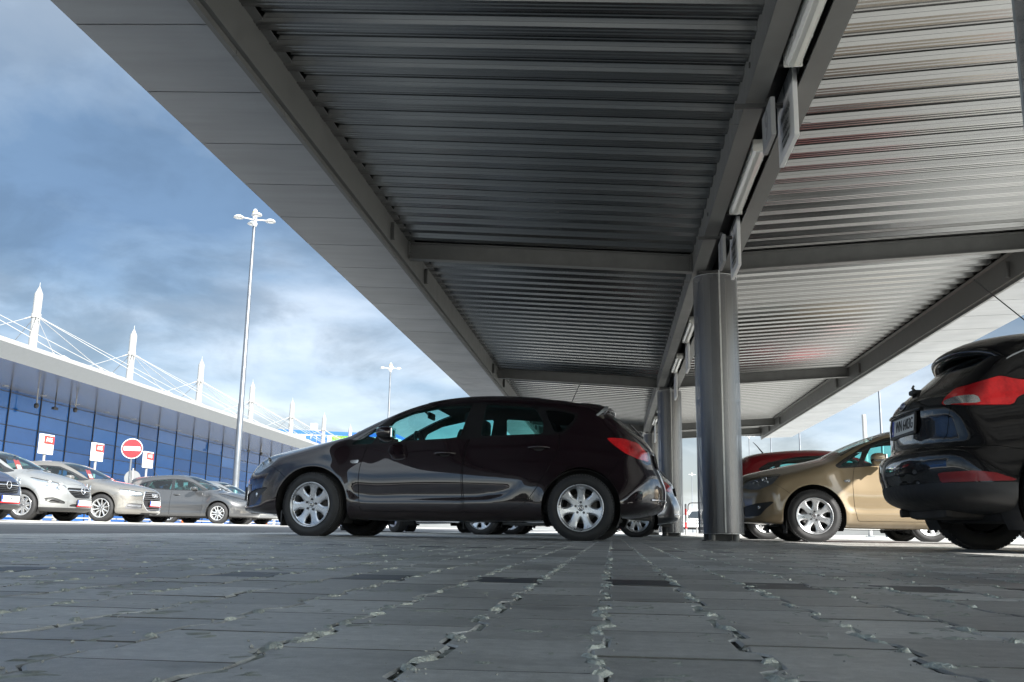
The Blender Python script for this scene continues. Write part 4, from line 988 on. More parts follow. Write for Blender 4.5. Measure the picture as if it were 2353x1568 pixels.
def deck(name, xa, xb, zf):
    p = .333; prof = [(0, 0), (.030, .0), (.037, .008), (.045, .008), (.052, .0), (.076, 0), (.083, .008), (.091, .008), (.098, 0), (.126, 0), (.140, .025), (.144, .025), (.158, .055), (.190, .055), (.199, .046), (.211, .046), (.220, .055), (.250, .055), (.257, .048), (.265, .048), (.272, .055), (.301, .055), (.315, .028), (.319, .028)]
    mb = MB(); vs = []; y = Y0c; L = []
    while y < Y1c:
        L += [(y + a, b) for a, b in prof]; y += p
    xs = np.linspace(xa, xb, 4)
    for x in xs: vs += [(x, yy, zf(x) + b) for yy, b in L]
    n = len(L); fs = [(i * n + k, i * n + k + 1, (i + 1) * n + k + 1, (i + 1) * n + k) for i in range(3) for k in range(n - 1)]
    mb.add(vs, fs, False); return C(mb, name, MATS['deck_metal'])
deck('corrugated_deck', XL + .02, 1.04, zl); deck('corrugated_deck', 1.50, XR - .02, zr)
# unseen cover sheet above the deck, added to block the sun
tp = MB(); tp.box(((XL + XR) / 2, (Y0c + Y1c) / 2, 4.02), (XR - XL + 1.9, Y1c - Y0c - .3, .02)); C(tp, 'sun_cover', MATS['galvanised'])
def ibeam(mb, p, q, h, wd, t=.012):
    """I-section with its top at the line p-q, running across the shelter"""
    (xa, y, za), (xb, _, zb) = p, q
    for (z0, z1, w_) in ((0, t, wd), (t, h - t, t), (h - t, h, wd)):
        vs = [(x, y + s * w_ / 2, z - d) for x, z in ((xa, za), (xb, zb)) for s in (-1, 1) for d in (z0, z1)]
        mb.add(vs, [(0, 2, 3, 1), (4, 5, 7, 6), (0, 1, 5, 4), (2, 6, 7, 3), (0, 4, 6, 2), (1, 3, 7, 5)], False)
for yb in BEAMS + [Y1c - .25, Y0c + .25]:
    for (xa, xb, zf) in ((XL + .06, 1.02, zl), (1.53, XR - .06, zr)):
        mb = MB(); ibeam(mb, (xa, yb, zf(xa) - .002), (xb, yb, zf(xb) - .002), .225, .12)
        for x in ((xa + .012, xb - .012)): mb.box((x, yb, zf(x) - .11), (.014, .15, .24))
        for x in (xa + .02, xb - .02):
            for dz in (-.05, -.09, -.13, -.17):
                for dy in (-.045, .045): mb.cyl((x, yb + dy, zf(x) + dz), (x + (-.03 if x > (xa + xb) / 2 else .03), yb + dy, zf(x) + dz), .011, n=6)
        C(mb, 'cross_beam', MATS['beam_paint'])
# middle gutter beam: two channels back to back with a dark trough
for s, xw in ((-1, 1.03), (1, 1.515)):
    mb = MB(); ln = Y1c - Y0c; ym = (Y0c + Y1c) / 2
    mb.box((xw, ym, 3.475), (.012, ln, .27)); mb.box((xw - s * .068, ym, 3.336), (.148, ln, .014)); mb.box((xw - s * .060, ym, 3.618), (.13, ln, .014))
    yy = Y0c + .8
    while yy < Y1c: mb.box((xw, yy, 3.331), (.152, .006, .004)); yy += 4.97
    C(mb, 'gutter_channel', MATS['beam_paint'])
mb = MB(); mb.box((1.272, ym, 3.60), (.37, ln, .01)); mb.box((1.19, ym, 3.50), (.01, ln, .19)); mb.box((1.36, ym, 3.50), (.01, ln, .19)); C(mb, 'gutter_trough', MATS['beam_dark'])
mb = MB()
for k in range(-2, 6):
    yc = 6.46 + 3.15 * k
# edges: channel, drip lip, stiffeners, soffit cassettes, fascia
for s, xe in ((-1, XL), (1, XR)):
    i = -s  # towards the middle
    mb = MB(); mb.box((xe + i * .055, ym, 3.645), (.012, ln, .31)); mb.box((xe + i * .020, ym, 3.484), (.085, ln, .012)); mb.box((xe + i * .09, ym, 3.806), (.09, ln, .012)); C(mb, 'edge_channel', MATS['beam_paint'])
    for yb in BEAMS:
        for dy in (-1.05, 1.05): st = MB(); st.box((xe + i * .085, yb + dy, 3.62), (.055, .012, .22)); st.box((xe + i * .105, yb + dy, 3.62), (.012, .075, .20)); C(st, 'stiffener', MATS['beam_paint'])
    lp = MB(); y = Y0c
    while y < Y1c - .02: lp.box((xe - s * .006, y + .515, 3.452), (.034, 1.026, .052)); lp.box((xe + i * .018, y + .515, 3.430), (.020, 1.026, .010)); y += 1.035
    C(lp, 'drip_lip', MATS['beam_paint'])
    so_ = MB(); bk = MB(); y = Y0c + (11.9 - Y0c) % 1.035
    xo = -3.70 if s < 0 else 6.35
    while y < Y1c + .05:
        ya, yb_ = y - 1.035 + .008, min(y - .008, Y1c)
        if ya < Y1c - .1: so_.prism([(xe + s * .012, 3.450), (xo, 3.492), (xo, 3.512), (xe + s * .012, 3.470)], lambda a, b, d: (a, d, b), max(ya, Y0c), yb_)
        y += 1.035
    C(so_, 'soffit_cladding', MATS['soffit_paint'])
    bk.prism([(xe + s * .02, 3.474), (xo - s * .01, 3.516), (xo - s * .01, 3.53), (xe + s * .02, 3.49)], lambda a, b, d: (a, d, b), Y0c, Y1c - .01); C(bk, 'soffit_backing', MATS['dark_groove'])
    fa = MB(); fa.box((xo + s * .006, ym, 3.78), (.014, ln, .55)); C(fa, 'fascia', MATS['soffit_paint'])
for yy in (Y0c, Y1c):
    fa = MB(); fa.box(((XL + XR) / 2, yy, 3.80), (XR - XL + 1.98, .016, .52)); C(fa, 'fascia', MATS['soffit_paint'])
# columns
def column(y):
    x = CX_; root = empty('column', (x - CX_, y - 11.85, 0), 0, canopy)
    cl = MB()
    cl.lathe([(.27, .085), (.27, 1.70)], 72); cl.lathe([(.2725, 1.66), (.2725, 3.262)], 72); cl.build('cladding', MATS['perforated_sheet'], root, fix=False)
    rg = MB()
    for z in (.088, 3.258): rg.lathe([(.2745, z - .004), (.2745, z + .004), (.268, z + .004), (.268, z - .004)], 72, closed=True)
    for k in range(3): a = .6 + k * 2.1; rg.box((.273 * math.cos(a), .273 * math.sin(a), 1.70), (.006, .02, 3.2), a)
    rg.build('cladding_edge', MATS['galvanised'], root)
    for k in range(4):
        a = math.pi / 4 + k * math.pi / 2 + .12
        pi_ = MB(); pi_.cyl((.20 * math.cos(a), .20 * math.sin(a), 0), (.20 * math.cos(a), .20 * math.sin(a), 3.25), .042); pi_.box((.20 * math.cos(a), .20 * math.sin(a), .006), (.13, .13, .012)); pi_.build('upright', MATS['beam_paint'], root)
    co = MB(); co.box((0, 0, 1.62), (.24, .012, 3.24)); co.box((0, .11, 1.62), (.22, .014, 3.24)); co.box((0, -.11, 1.62), (.22, .014, 3.24)); co.build('steel_core', MATS['beam_dark'], root)
    hd = MB(); hd.cyl((0, -.08, 3.25), (0, -.08, 3.345), .032); hd.box((-.17, .05, 3.298), (.014, .25, .09)); hd.box((.17, .05, 3.298), (.014, .25, .09)); hd.box((0, 0, 3.318), (.44, .30, .012)); hd.build('column_head', MATS['beam_dark'], root)
for y in (2.28, 11.85, 21.80, 31.75): column(y)
cn = MB(); cn.tube([(1.055, y_, 3.375 + .004 * math.sin(y_ * 2.1)) for y_ in np.arange(Y0c + .5, Y1c - .5, .7)], .010, 6); C(cn, 'cable_conduit', MATS['galvanised'])
# fluorescent battens between the channels
mat('lamp_diffuser', (0.78, 0.80, 0.78), 0.25, var=0.05, coat=.6); mat('lamp_body', (0.55, 0.55, 0.52), 0.5, var=.1); mat('tube_white', (0.85, 0.85, 0.83), 0.4)
def batten(y0, y1):
    r = empty('strip_light', (1.262, (y0 + y1) / 2, 3.335)); L = y1 - y0
    b = MB(); b.bbox((0, 0, .035), (.135, L, .05), .015); b.build('lamp_body', MATS['lamp_body'], r)
    d = MB(); d.prism([(-.062, .012), (-.055, -.03), (-.035, -.052), (0, -.058), (.035, -.052), (.055, -.03), (.062, .012)], lambda a, b_, t: (a, t, b_), -L / 2 + .012, L / 2 - .012)
    d.build('diffuser', MATS['lamp_clear'], r)
    for x in (-.028, .028):
        t = MB(); t.cyl((x, -L / 2 + .05, -.018), (x, L / 2 - .05, -.018), .0135); t.build('lamp_tube', MATS['tube_white'], r)
    c = MB()
    for s in (-1, 1):
        c = MB(); c.bbox((0, s * (L / 2 - .004), -.012), (.13, .02, .075), .012); c.build('end_cap', MATS['lamp_body'], r)
        for x in (-.066, .066): c = MB(); c.box((x, s * L * .3, .01), (.008, .03, .03)); c.build('lamp_clip', MATS['galvanised'], r)
    g = MB(); g.tube([(-.02, L / 2 - .02, .06), (-.06, L / 2 + .03, .10), (-.10, L / 2 + .05, .16)], .011, 8); g.build('lamp_cable', MATS['black_plastic'], r)
    return r
def lampclear():
    m, nt, b = _new('lamp_clear'); N = nt.nodes.new; Lk = nt.links.new
    b.inputs['Base Color'].default_value = (.8, .82, .8, 1); b.inputs['Roughness'].default_value = .12
    t = N('ShaderNodeBsdfTransparent'); mx = N('ShaderNodeMixShader'); mx.inputs[0].default_value = .45; Lk(b.outputs[0], mx.inputs[1]); Lk(t.outputs[0], mx.inputs[2]); Lk(mx.outputs[0], nt.nodes['Material Output'].inputs[0])
lampclear()
BL = [('strip light with clear cover nearest the camera, cut by the top of the photo', 4.62, 6.27), ('strip light with clear cover between the hanging signs 9 and 8', 7.76, 9.42),
      ('strip light in the gutter beam just past the big round column', 14.6, 16.2), ('strip light in front of the second round column', 17.7, 19.36), ('small distant strip light past the second round column', 24.5, 26.1), ('farthest strip light before the third round column', 27.6, 29.2)]
for lb, a_, b_ in BL: tag(batten(a_, b_), lb, 'strip light', 'strip lights along the gutter beam')
mat('ink_grey', (.20, .205, .21), .5); mat('sign_white', (0.74, 0.75, 0.76), 0.4, var=.04); mat('sign_grey', (0.30, 0.31, 0.32), 0.45, var=.06); mat('sign_edge', (0.60, 0.68, 0.70), 0.4)
def hang_board(y0, y1, z0, z1, lines, kind, label, x=1.335):
    r = empty('hanging_sign' if kind else 'number_sign', (x, (y0 + y1) / 2, z1)); h, L = z1 - z0, y1 - y0
    b = MB(); b.bbox((0, 0, -h / 2), (.035, L, h), .004); b.build('sign_board', MATS['sign_white' if kind else 'sign_grey'], r)
    br = MB(); br.box((-.07, -L / 2 + .02 if kind else 0, .0 if kind else .02), (.50 if kind else .36, .035, .03)); br.box((0, -L / 2 + .02 if kind else 0, .02), (.035, .05, .10)); br.build('sign_bracket', MATS['beam_dark'], r)
    if lines:
        M = facing((-.0178, 0, -h / 2), (-1, 0, 0)); lettering(lines, 'sign_lettering', MATS['ink_grey'], r, M)
    return tag(r, label, 'sign', 'signs hanging under the gutter beam')
T1 = [('Rezerwacja', .088, 0, .03, .0, .95), ('miejsc:', .088, 0, -.06, .0, .95), ('rezerwacja@parking.pl', .036, 0, -.135, .0, .95), ('+48 22 56 77 929', .038, 0, -.195, .0, .95)]
hb1 = hang_board(6.60, 7.24, 2.925, 3.49, T1, 1, 'white hanging board reading Rezerwacja miejsc beside the number 9')
hb2 = hang_board(9.78, 10.40, 2.855, 3.42, T1, 1, 'white hanging board beside the number 8 near the big column')
def arrow(parent, h):
    mb = MB(); mb.prism([(-.02, .0), (.0, .07), (.02, .0), (.008, .01), (.008, -.03), (-.008, -.03), (-.008, .01)], lambda a, b, d: (-.0178 - d, -a, b + .20 - h / 2), 0, .0012); mb.build('sign_emblem', MATS['ink_black'], parent)
arrow(hb1, .565); arrow(hb2, .565)
hang_board(6.70, 7.10, 2.975, 3.275, [('9', .32, 0, .0, .001, .9)], 0, 'grey number sign reading 9 left of the white reservation board', 1.19)
hang_board(9.86, 10.26, 2.92, 3.22, [('8', .32, 0, .0, .001, .9)], 0, 'grey number sign reading 8 just above the big column', 1.19)
hang_board(16.5, 17.1, 2.90, 3.45, None, 1, 'edge-on white hanging board just left of the big column'); hang_board(19.73, 20.35, 2.855, 3.42, None, 1, 'edge-on white hanging board in front of the second column'); hang_board(29.7, 30.3, 2.855, 3.42, None, 1, 'small edge-on hanging board beside the third column')
# ------------------------------------------------------------------ terminal building on the left
mat('white_metal', (0.30, 0.30, 0.297), 0.42, var=.04); mat('fascia_grey', (0.185, 0.20, 0.215), 0.5, var=.05); mat('soffit_grey', (0.20, 0.20, 0.205), 0.18, .3, var=.06)
mat('mullion_dark', (0.03, 0.032, 0.04), 0.4, .3)
def blueglass():
    m, nt, b = _new('blue_glass'); N = nt.nodes.new; Lk = nt.links.new
    b.inputs['Base Color'].default_value = (.007, .042, .20, 1); b.inputs['Roughness'].default_value = .02; b.inputs['IOR'].default_value = 2.1; b.inputs['Specular Tint'].default_value = (.50, .68, 1, 1)
    tc = N('ShaderNodeTexCoord'); sp = N('ShaderNodeSeparateXYZ'); Lk(tc.outputs['Object'], sp.inputs[0])
    def fl(o, d, off):
        a_ = N('ShaderNodeMath'); a_.operation = 'ADD'; Lk(o, a_.inputs[0]); a_.inputs[1].default_value = off
        b_ = N('ShaderNodeMath'); b_.operation = 'DIVIDE'; Lk(a_.outputs[0], b_.inputs[0]); b_.inputs[1].default_value = d
        c_ = N('ShaderNodeMath'); c_.operation = 'FLOOR'; Lk(b_.outputs[0], c_.inputs[0]); return c_.outputs[0]
    cb = N('ShaderNodeCombineXYZ'); Lk(fl(sp.outputs[1], 3.015, -.12), cb.inputs[1]); Lk(fl(sp.outputs[2], .93, -.65), cb.inputs[2])
    wn = N('ShaderNodeTexWhiteNoise'); Lk(cb.outputs[0], wn.inputs[0])                      # every pane hangs at its own slight angle
    n = N('ShaderNodeTexNoise'); n.inputs['Scale'].default_value = .8; n.inputs['Detail'].default_value = 2; Lk(tc.outputs['Object'], n.inputs['Vector'])
    ad = N('ShaderNodeVectorMath'); ad.operation = 'ADD'; Lk(wn.outputs['Color'], ad.inputs[0]); Lk(n.outputs['Color'], ad.inputs[1])
    su = N('ShaderNodeVectorMath'); su.operation = 'SUBTRACT'; Lk(ad.outputs[0], su.inputs[0]); su.inputs[1].default_value = (1, 1, 1)
    sc = N('ShaderNodeVectorMath'); sc.operation = 'SCALE'; Lk(su.outputs[0], sc.inputs[0]); sc.inputs['Scale'].default_value = .022
    ge = N('ShaderNodeNewGeometry'); a2 = N('ShaderNodeVectorMath'); a2.operation = 'ADD'; Lk(ge.outputs['Normal'], a2.inputs[0]); Lk(sc.outputs[0], a2.inputs[1])
    nm = N('ShaderNodeVectorMath'); nm.operation = 'NORMALIZE'; Lk(a2.outputs[0], nm.inputs[0]); Lk(nm.outputs[0], b.inputs['Normal'])
    mr = N('ShaderNodeMix'); mr.data_type = 'RGBA'; Lk(wn.outputs['Value'], mr.inputs[0]); mr.inputs[6].default_value = (.007, .054, .20, 1); mr.inputs[7].default_value = (.014, .092, .31, 1); Lk(mr.outputs[2], b.inputs['Base Color'])
blueglass()
T = empty('terminal_building', (-34, 50, .13)); T.rotation_euler = (-.0125, 0, 0)
tag(T, 'long airport terminal with blue glass front, grey overhanging roof and white cable masts', 'terminal')
ya, yb = -42, 66     # along the front, about the anchor
mb = MB(); mb.box((-.06, (ya + yb) / 2, 3.6), (.06, yb - ya, 7.6)); mb.box((-9, (ya + yb) / 2, 3.6), (.1, yb - ya, 7.2)); mb.build('glass_facade', MATS['blue_glass'], T)
mb = MB(); y = .12
ys = [.12 + 3.015 * k for k in range(-14, 22)]
for y in ys: mb.box((0, y, 3.6), (.06, .05, 7.6))
for k in range(9): mb.box((-.005, (ya + yb) / 2, 7.15 - .93 * k), (.04, yb - ya, .032))
mb.build('mullion_grid', MATS['mullion_dark'], T)
mb = MB(); mb.box((-4.6, yb - .05, 3.6), (9, .1, 7.4)); mb.box((-4.6, ya + .05, 3.6), (9, .1, 7.4)); mb.build('end_wall', MATS['fascia_grey'], T)
ZS = 7.30
mb = MB(); mb.box((2.75, (ya + yb) / 2, ZS + .02), (5.9, yb - ya + 4, .04)); mb.build('soffit', MATS['soffit_grey'], T)
mb = MB(); vs = []
mb.prism([(5.69, ZS), (6.30, ZS + .62), (6.24, ZS + .66), (5.65, ZS + .06)], lambda a, b, d: (a, d, b), ya - 2, yb + 2); mb.build('fascia', MATS['fascia_grey'], T)
mb = MB(); mb.prism([(6.30, ZS + .625), (6.33, ZS + .80), (6.20, ZS + .86), (5.2, ZS + .98), (-12, ZS + 1.0), (-12, ZS + .85), (6.2, ZS + .70)], lambda a, b, d: (a, d, b), ya - 2, yb + 2); mb.build('roof', MATS['white_metal'], T)
for k in range(-2, 20):
    d = MB(); d.lathe([(0, -.012), (.16, -.012), (.18, 0), (.18, .01)], 20, 'Z', (.55, -1.2 + 3.6 * k, ZS)); d.build('downlight', MATS['white_metal'], T)
for i in range(-1, 7):
    mx, my = -1.6, 4.0 + 12.05 * i; m_ = MB(); zt = 14.45; zb = ZS + .9
    m_.lathe([(.25, zb), (.25, zt - .52), (.24, zt - .48), (.05, zt - .05), (.02, zt - .02), (.015, zt + .25), (0, zt + .26)], 24, 'Z', (mx, my, 0))
    M_ = m_.build('mast', MATS['white_metal'], T)
    zc = zb + (zt - zb) * .70; cb = MB(); lg = MB()
    lg.lathe([(.29, zc - .16), (.29, zc + .10), (.25, zc + .10)], 24, 'Z', (mx, my, 0))
    for (dx, dy) in ((7.3, 9.2), (7.3, 4.4), (7.3, -9.2), (7.3, -4.4), (-8, 5.5), (-8, -5.5)):
        q = Vector((mx + dx, my + dy, ZS + .95)); p = Vector((mx, my, zc)); u = (q - p).normalized(); p2 = p + u * .34
        lg.cyl(p + u * .1, p + u * .70, .06, .04, 8); cb.cyl(p2, q, .021, n=6); cb.cyl(q, q - u * .45, .06, n=6)
    lg.build('mast_collar', MATS['white_metal'], M_); cb.build('stay_cable', MATS['white_metal'], M_)
def camera_unit(y, z, dome, label):
    r = empty('security_camera', (-32.1, y, 7.45 - .0125 * (y - 50)))
    b = MB(); b.cyl((0, 0, 0), (0, 0, -z), .035); b.build('camera_pole', MATS['black_plastic'] if not dome else MATS['white_metal'], r)
    h = MB()
    if dome: h.lathe([(0, -z - .30), (.09, -z - .27), (.13, -z - .18), (.13, -z - .06), (.06, -z)], 16, 'Z')
    else: h.bbox((.08, -.12, -z - .06), (.16, .45, .15), .03); h.cyl((.08, -.36, -z - .06), (.08, -.34, -z - .06), .05)
    h.build('camera_housing', MATS['black_plastic'], r); tag(r, label, 'camera', 'cameras hanging from the terminal soffit')
camera_unit(49.8, .85, True, 'dark dome camera hanging leftmost under the terminal roof'); camera_unit(51.6, .85, False, 'box camera on a thin pole between two dome cameras'); camera_unit(53.7, .55, True, 'short dome camera right of the box camera')
camera_unit(81.5, .45, False, 'distant box camera under the terminal roof right of the lamp post'); camera_unit(84.6, .35, True, 'small distant dome camera under the terminal roof')
# second building farther back
mat('stripe_blue', (.03, .12, .52), .45, var=.08); mat('green_letter', (.25, .62, .05), .4); mat('green_board', (.10, .33, .03), .5); mat('wall_white', (.82, .82, .80), .6, var=.04)
B = empty('white_hall', (-52, 152, .13)); tag(B, 'white hall with blue roof stripe and green lettering behind the terminal', 'building')
bm_ = MB(); bm_.box((0, 4, 7.1), (34, 8, 14.2)); bm_.build('wall', MATS['wall_white'], B)
bm_ = MB()
bm_.prism([(-17, 16.1), (17, 14.9), (17, 14.3), (-17, 15.5)], lambda a, b, d: (a, d, b), -.15, 8); bm_.build('roof_stripe', MATS['stripe_blue'], B)
bm_ = MB(); bm_.prism([(-17, 15.5), (17, 14.3), (17, 14.1), (-17, 14.1)], lambda a, b, d: (a, d, b), -.05, 8); bm_.build('parapet', MATS['wall_white'], B)
bm_ = MB()
for k in range(4): bm_.box((2.2 + .95 * k, -.04, 13.85), (.85, .1, 1.5))
bm_.build('window', MATS['blue_glass'], B)
bm_ = MB(); bm_.box((8.6, -.25, 13.85), (4.6, .2, 1.3)); gb = bm_.build('sign_board', MATS['green_board'], B)
lettering([('TERMINAL', 1.25, 0, 0, .03, .72)], 'sign_lettering', MATS['green_letter'], gb, facing((8.55, -.36, 13.86), (0, -1, 0)))
bm_ = MB(); bm_.bbox((2.1, 3, 16.35), (1.1, 1.1, 1.2), .08); bm_.bbox((2.1, 3, 15.65), (2.4, 1.6, .3), .05); bm_.build('roof_vent', MATS['white_metal'], B)
bm_ = MB(); bm_.cyl((-9, 2, 15), (-9, 2, 18.2), .05); bm_.cyl((-10.5, 2, 15), (-10.5, 2, 17.4), .04); bm_.build('roof_mast', MATS['white_metal'], B)
# ------------------------------------------------------------------ lamp posts
mat('pole_grey', (.16, .172, .19), .35, .6, var=.12, vscale=3, rvar=.08); mat('head_white', (.50, .51, .52), .4); mat('lens_grey', (.45, .47, .48), .15, coat=1); mat('beacon', (.85, .55, .12), .3, coat=1)
def lamp_post(x, y, h, label, rot=.5):
    r = empty('lamp_post', (x, y, float(gz(x))), rot); p = MB()
    p.lathe([(.20, 0), (.20, .02), (.125, .03), (.118, 1.6), (.108, 4.4), (.098, 4.42), (.055, h)], 20, 'Z'); p.build('pole', MATS['pole_grey'], r)
    a = MB(); a.cyl((0, 0, h - .25), (0, 0, h + .25), .085); hd = []
    for k in range(4):
        an = k * math.pi / 2; c, s = math.cos(an), math.sin(an); a.tube([(0, 0, h), (.25 * c, .25 * s, h + .04), (.45 * c, .45 * s, h + .05)], .028, 8)
    a.build('lamp_arm', MATS['head_white'], r)
    for k in range(4):
        an = k * math.pi / 2; c, s = math.cos(an), math.sin(an); q = MB()
        q.lathe([(0, .08), (.11, .065), (.18, .02), (.20, -.03), (.18, -.04), (0, -.04)], 24, 'Z', (.60 * c, .60 * s, h + .05)); H = q.build('lamp_head', MATS['head_white'], r)
        q = MB(); q.box((.60 * c, .60 * s, h + .004), (.19, .21, .012), an); q.build('lamp_lens', MATS['lens_grey'], H)
    b = MB(); b.cyl((0, 0, h + .25), (0, 0, h + .33), .10); b.build('beacon_base', MATS['beacon'], r); b = MB(); b.lathe([(.075, h + .33), (.08, h + .40), (.05, h + .45), (0, h + .455)], 16); b.build('beacon_lens', MATS['head_white'], r)
    return tag(r, label, 'lamp post', 'tall four-headed lamp posts')
lamp_post(-13.75, 33.9, 11.55, 'tall lamp post nearest on the left in front of the terminal'); lamp_post(-16.6, 69.2, 11.7, 'second lamp post in the gap before the brown hatchback roof', .3)
lamp_post(17, 62.3, 12, 'thin lamp post nearest on the right, above the gold hatchback roof'); lamp_post(17, 88.9, 12, 'thin lamp post left of the nearest right-hand one, beyond the shelter'); lamp_post(17, 104.8, 12, 'thin pale lamp post above the red hatchback roof')
lamp_post(17, 121.2, 12, 'distant lamp post with visible heads right of the big column', .2); lamp_post(16.6, 204, 12, 'farthest lamp post seen between the two columns', .2)
r = empty('white_post', (15.5, 60.5, 0)); m_ = MB(); m_.lathe([(.13, 0), (.13, 7.4), (.11, 7.45), (0, 7.46)], 16); m_.build('post', MATS['white_metal'], r); m_ = MB(); m_.box((0, 0, .03), (.5, .5, .06)); m_.build('foot_plate', MATS['pole_grey'], r); tag(r, 'plain white sunlit post left of a thin lamp post', 'post')
# ------------------------------------------------------------------ signs behind the left row of cars
mat('sign_red', (.62, .012, .02), .35, var=.04); mat('brand_red', (.60, .04, .03), .35, var=.04); mat('sign_back', (.16, .165, .17), .5, .3)
def rental_sign(y, label):
    r = empty('rental_sign', (-15.5, y, .13)); w_, h = .60, .54
    m_ = MB(); m_.bbox((-.035, 0, 2.06), (.08, w_, h), .012); m_.build('sign_box', MATS['sign_white'], r)
    m_ = MB(); m_.box((.006, .06, 2.06 + .12), (.006, w_ * .78, h * .42)); m_.build('red_panel', MATS['brand_red'], r)
    lettering([('AVIS', .17, .06, .12, .0012, .90)], 'sign_lettering', MATS['ink_white'], r, facing((.0105, 0, 2.06), (1, 0, 0)))
    m_ = MB()   # small dented-car pictogram
    m_.tube([(.008, a, b) for a, b in ((-.09, 1.90), (-.07, 1.93), (-.05, 1.915), (-.02, 1.945), (.02, 1.93), (.03, 1.90), (0, 1.885), (-.06, 1.888), (-.09, 1.90))], .006, 5); m_.tube([(.008, .03, 1.93), (.07, 1.935 - 1.935 + .07, 1.935), (.008, .10, 1.88)][:1] + [(.008, .06, 1.938), (.008, .11, 1.885)], .006, 5); m_.build('sign_emblem', MATS['ink_black'], r)
    m_ = MB(); m_.cyl((-.06, 0, 0), (-.06, 0, 1.80), .035); m_.box((-.06, 0, .01), (.2, .2, .02)); m_.build('sign_post', MATS['white_metal'], r)
    return tag(r, label, 'sign', 'red and white rental signs')
rental_sign(24.75, 'red and white AVIS sign above the silver hatchback'); rental_sign(27.40, 'red and white AVIS sign just left of the round no-entry sign'); rental_sign(30.62, 'red and white AVIS sign above the dark grey hatchback roof')
r = empty('no_entry_sign', (-15.45, 29.33, .13)); az = math.atan2(-29.3, 15.4); u = Vector((math.cos(az), math.sin(az), 0)); 
def disc(mb, p, d, R, t, n=40):
    p = Vector(p); mb.cyl(p, p + d * t, R, n=n)
m_ = MB(); disc(m_, (0, 0, 2.33), u, .325, .015); D = m_.build('sign_disc', MATS['sign_white'], r)
m_ = MB(); disc(m_, Vector((0, 0, 2.33)) + u * .0152, u, .305, .003); m_.build('red_face', MATS['sign_red'], D)
m_ = MB(); m_.box((0, 0, 0), (.50, .13, .004)); Mx = facing(Vector((0, 0, 2.33)) + u * .0205, u); m_.v = [tuple(Mx @ Vector(p)) for p in m_.v]; m_.build('white_bar', MATS['sign_white'], D)
m_ = MB(); m_.cyl(-u * .04, -u * .04 + Vector((0, 0, 2.62)), .032); m_.build('sign_post', MATS['pole_grey'], r); tag(r, 'round red no-entry sign with a white bar on a thin pole', 'sign')
r = empty('road_sign', (-22.5, 43.0, .13)); m_ = MB(); disc(m_, (0, 0, 2.05), -u, .36, .012); m_.build('sign_disc', MATS['sign_back'], r); m_ = MB(); m_.cyl(u * .04, u * .04 + Vector((0, 0, 2.5)), .035); m_.build('sign_post', MATS['white_metal'], r); tag(r, 'round road sign seen from behind below the no-entry sign', 'sign')
# low white railing and cones seen under the parked cars
mat('cone_orange', (.75, .16, .02), .5); mat('bin_green', (.05, .14, .09), .6)
rl = empty('low_railing', (-17.2, 38, .13)); m_ = MB()
for z in (.10, .26): m_.box((0, 0, z), (.05, 26, .045))
m_.build('rail', MATS['white_metal'], rl)
for k in range(9): m_ = MB(); m_.box((0, -13 + 3.25 * k, .2), (.09, .12, .4)); m_.build('rail_post', MATS['white_metal'], rl)
tag(rl, 'low white railing beyond the dark grey hatchback', 'railing')
def cone(x, y, label):
    r = empty('traffic_cone', (x, y, .13)); m_ = MB(); m_.lathe([(.16, .02), (.13, .18), (.10, .32), (.07, .46), (.045, .62), (0, .63)], 16); m_.build('cone_body', MATS['cone_orange'], r)
    m_ = MB(); m_.lathe([(.134, .19), (.106, .31)], 16); m_.build('cone_band', MATS['sign_white'], r); m_ = MB(); m_.bbox((0, 0, .012), (.36, .36, .024), .008); m_.build('cone_foot', MATS['black_plastic'], r); tag(r, label, 'cone', 'traffic cones')
cone(-16.7, 36.4, 'traffic cone seen under the sill of the dark grey hatchback'); cone(-17.0, 45.4, 'traffic cone in front of the brown hatchback nose'); cone(-17.6, 47.5, 'traffic cone just left of the brown hatchback front tyre')
# red and white bollard and hoops by the white car in the gap
mat('band_red', (.60, .02, .02), .45)
bo = empty('bollard', (2.62, 35.2, .012)); m_ = MB(); m_.lathe([(.04, 0), (.04, 1.06), (.03, 1.09), (0, 1.10)], 16); m_.build('post', MATS['white_metal'], bo)
m_ = MB()
for z in (.22, .70): m_.lathe([(.0415, z), (.0415, z + .22)], 16)
m_.build('red_band', MATS['band_red'], bo); tag(bo, 'red and white banded bollard between the two columns', 'bollard')
for (x, lb) in ((3.22, 'white hoop barrier right of the banded bollard'), (2.02, 'white hoop barrier left of the banded bollard')):
    h = empty('hoop_barrier', (x, 35.4, .012)); m_ = MB(); m_.tube(rounded([(-.5, .52), (.5, .52), (.5, 1.14), (-.5, 1.14)], .16, 6) and [(a, 0, b) for a, b in rounded([(-.5, .52), (.5, .52), (.5, 1.14), (-.5, 1.14)], .16, 6)], .022, 8, True); m_.build('hoop', MATS['white_metal'], h)
    m_ = MB(); m_.cyl((.2, 0, 0), (.2, 0, .52), .022); m_.cyl((-.2, 0, 0), (-.2, 0, .52), .022); m_.build('hoop_leg', MATS['white_metal'], h); tag(h, lb, 'barrier', 'white hoop barriers')

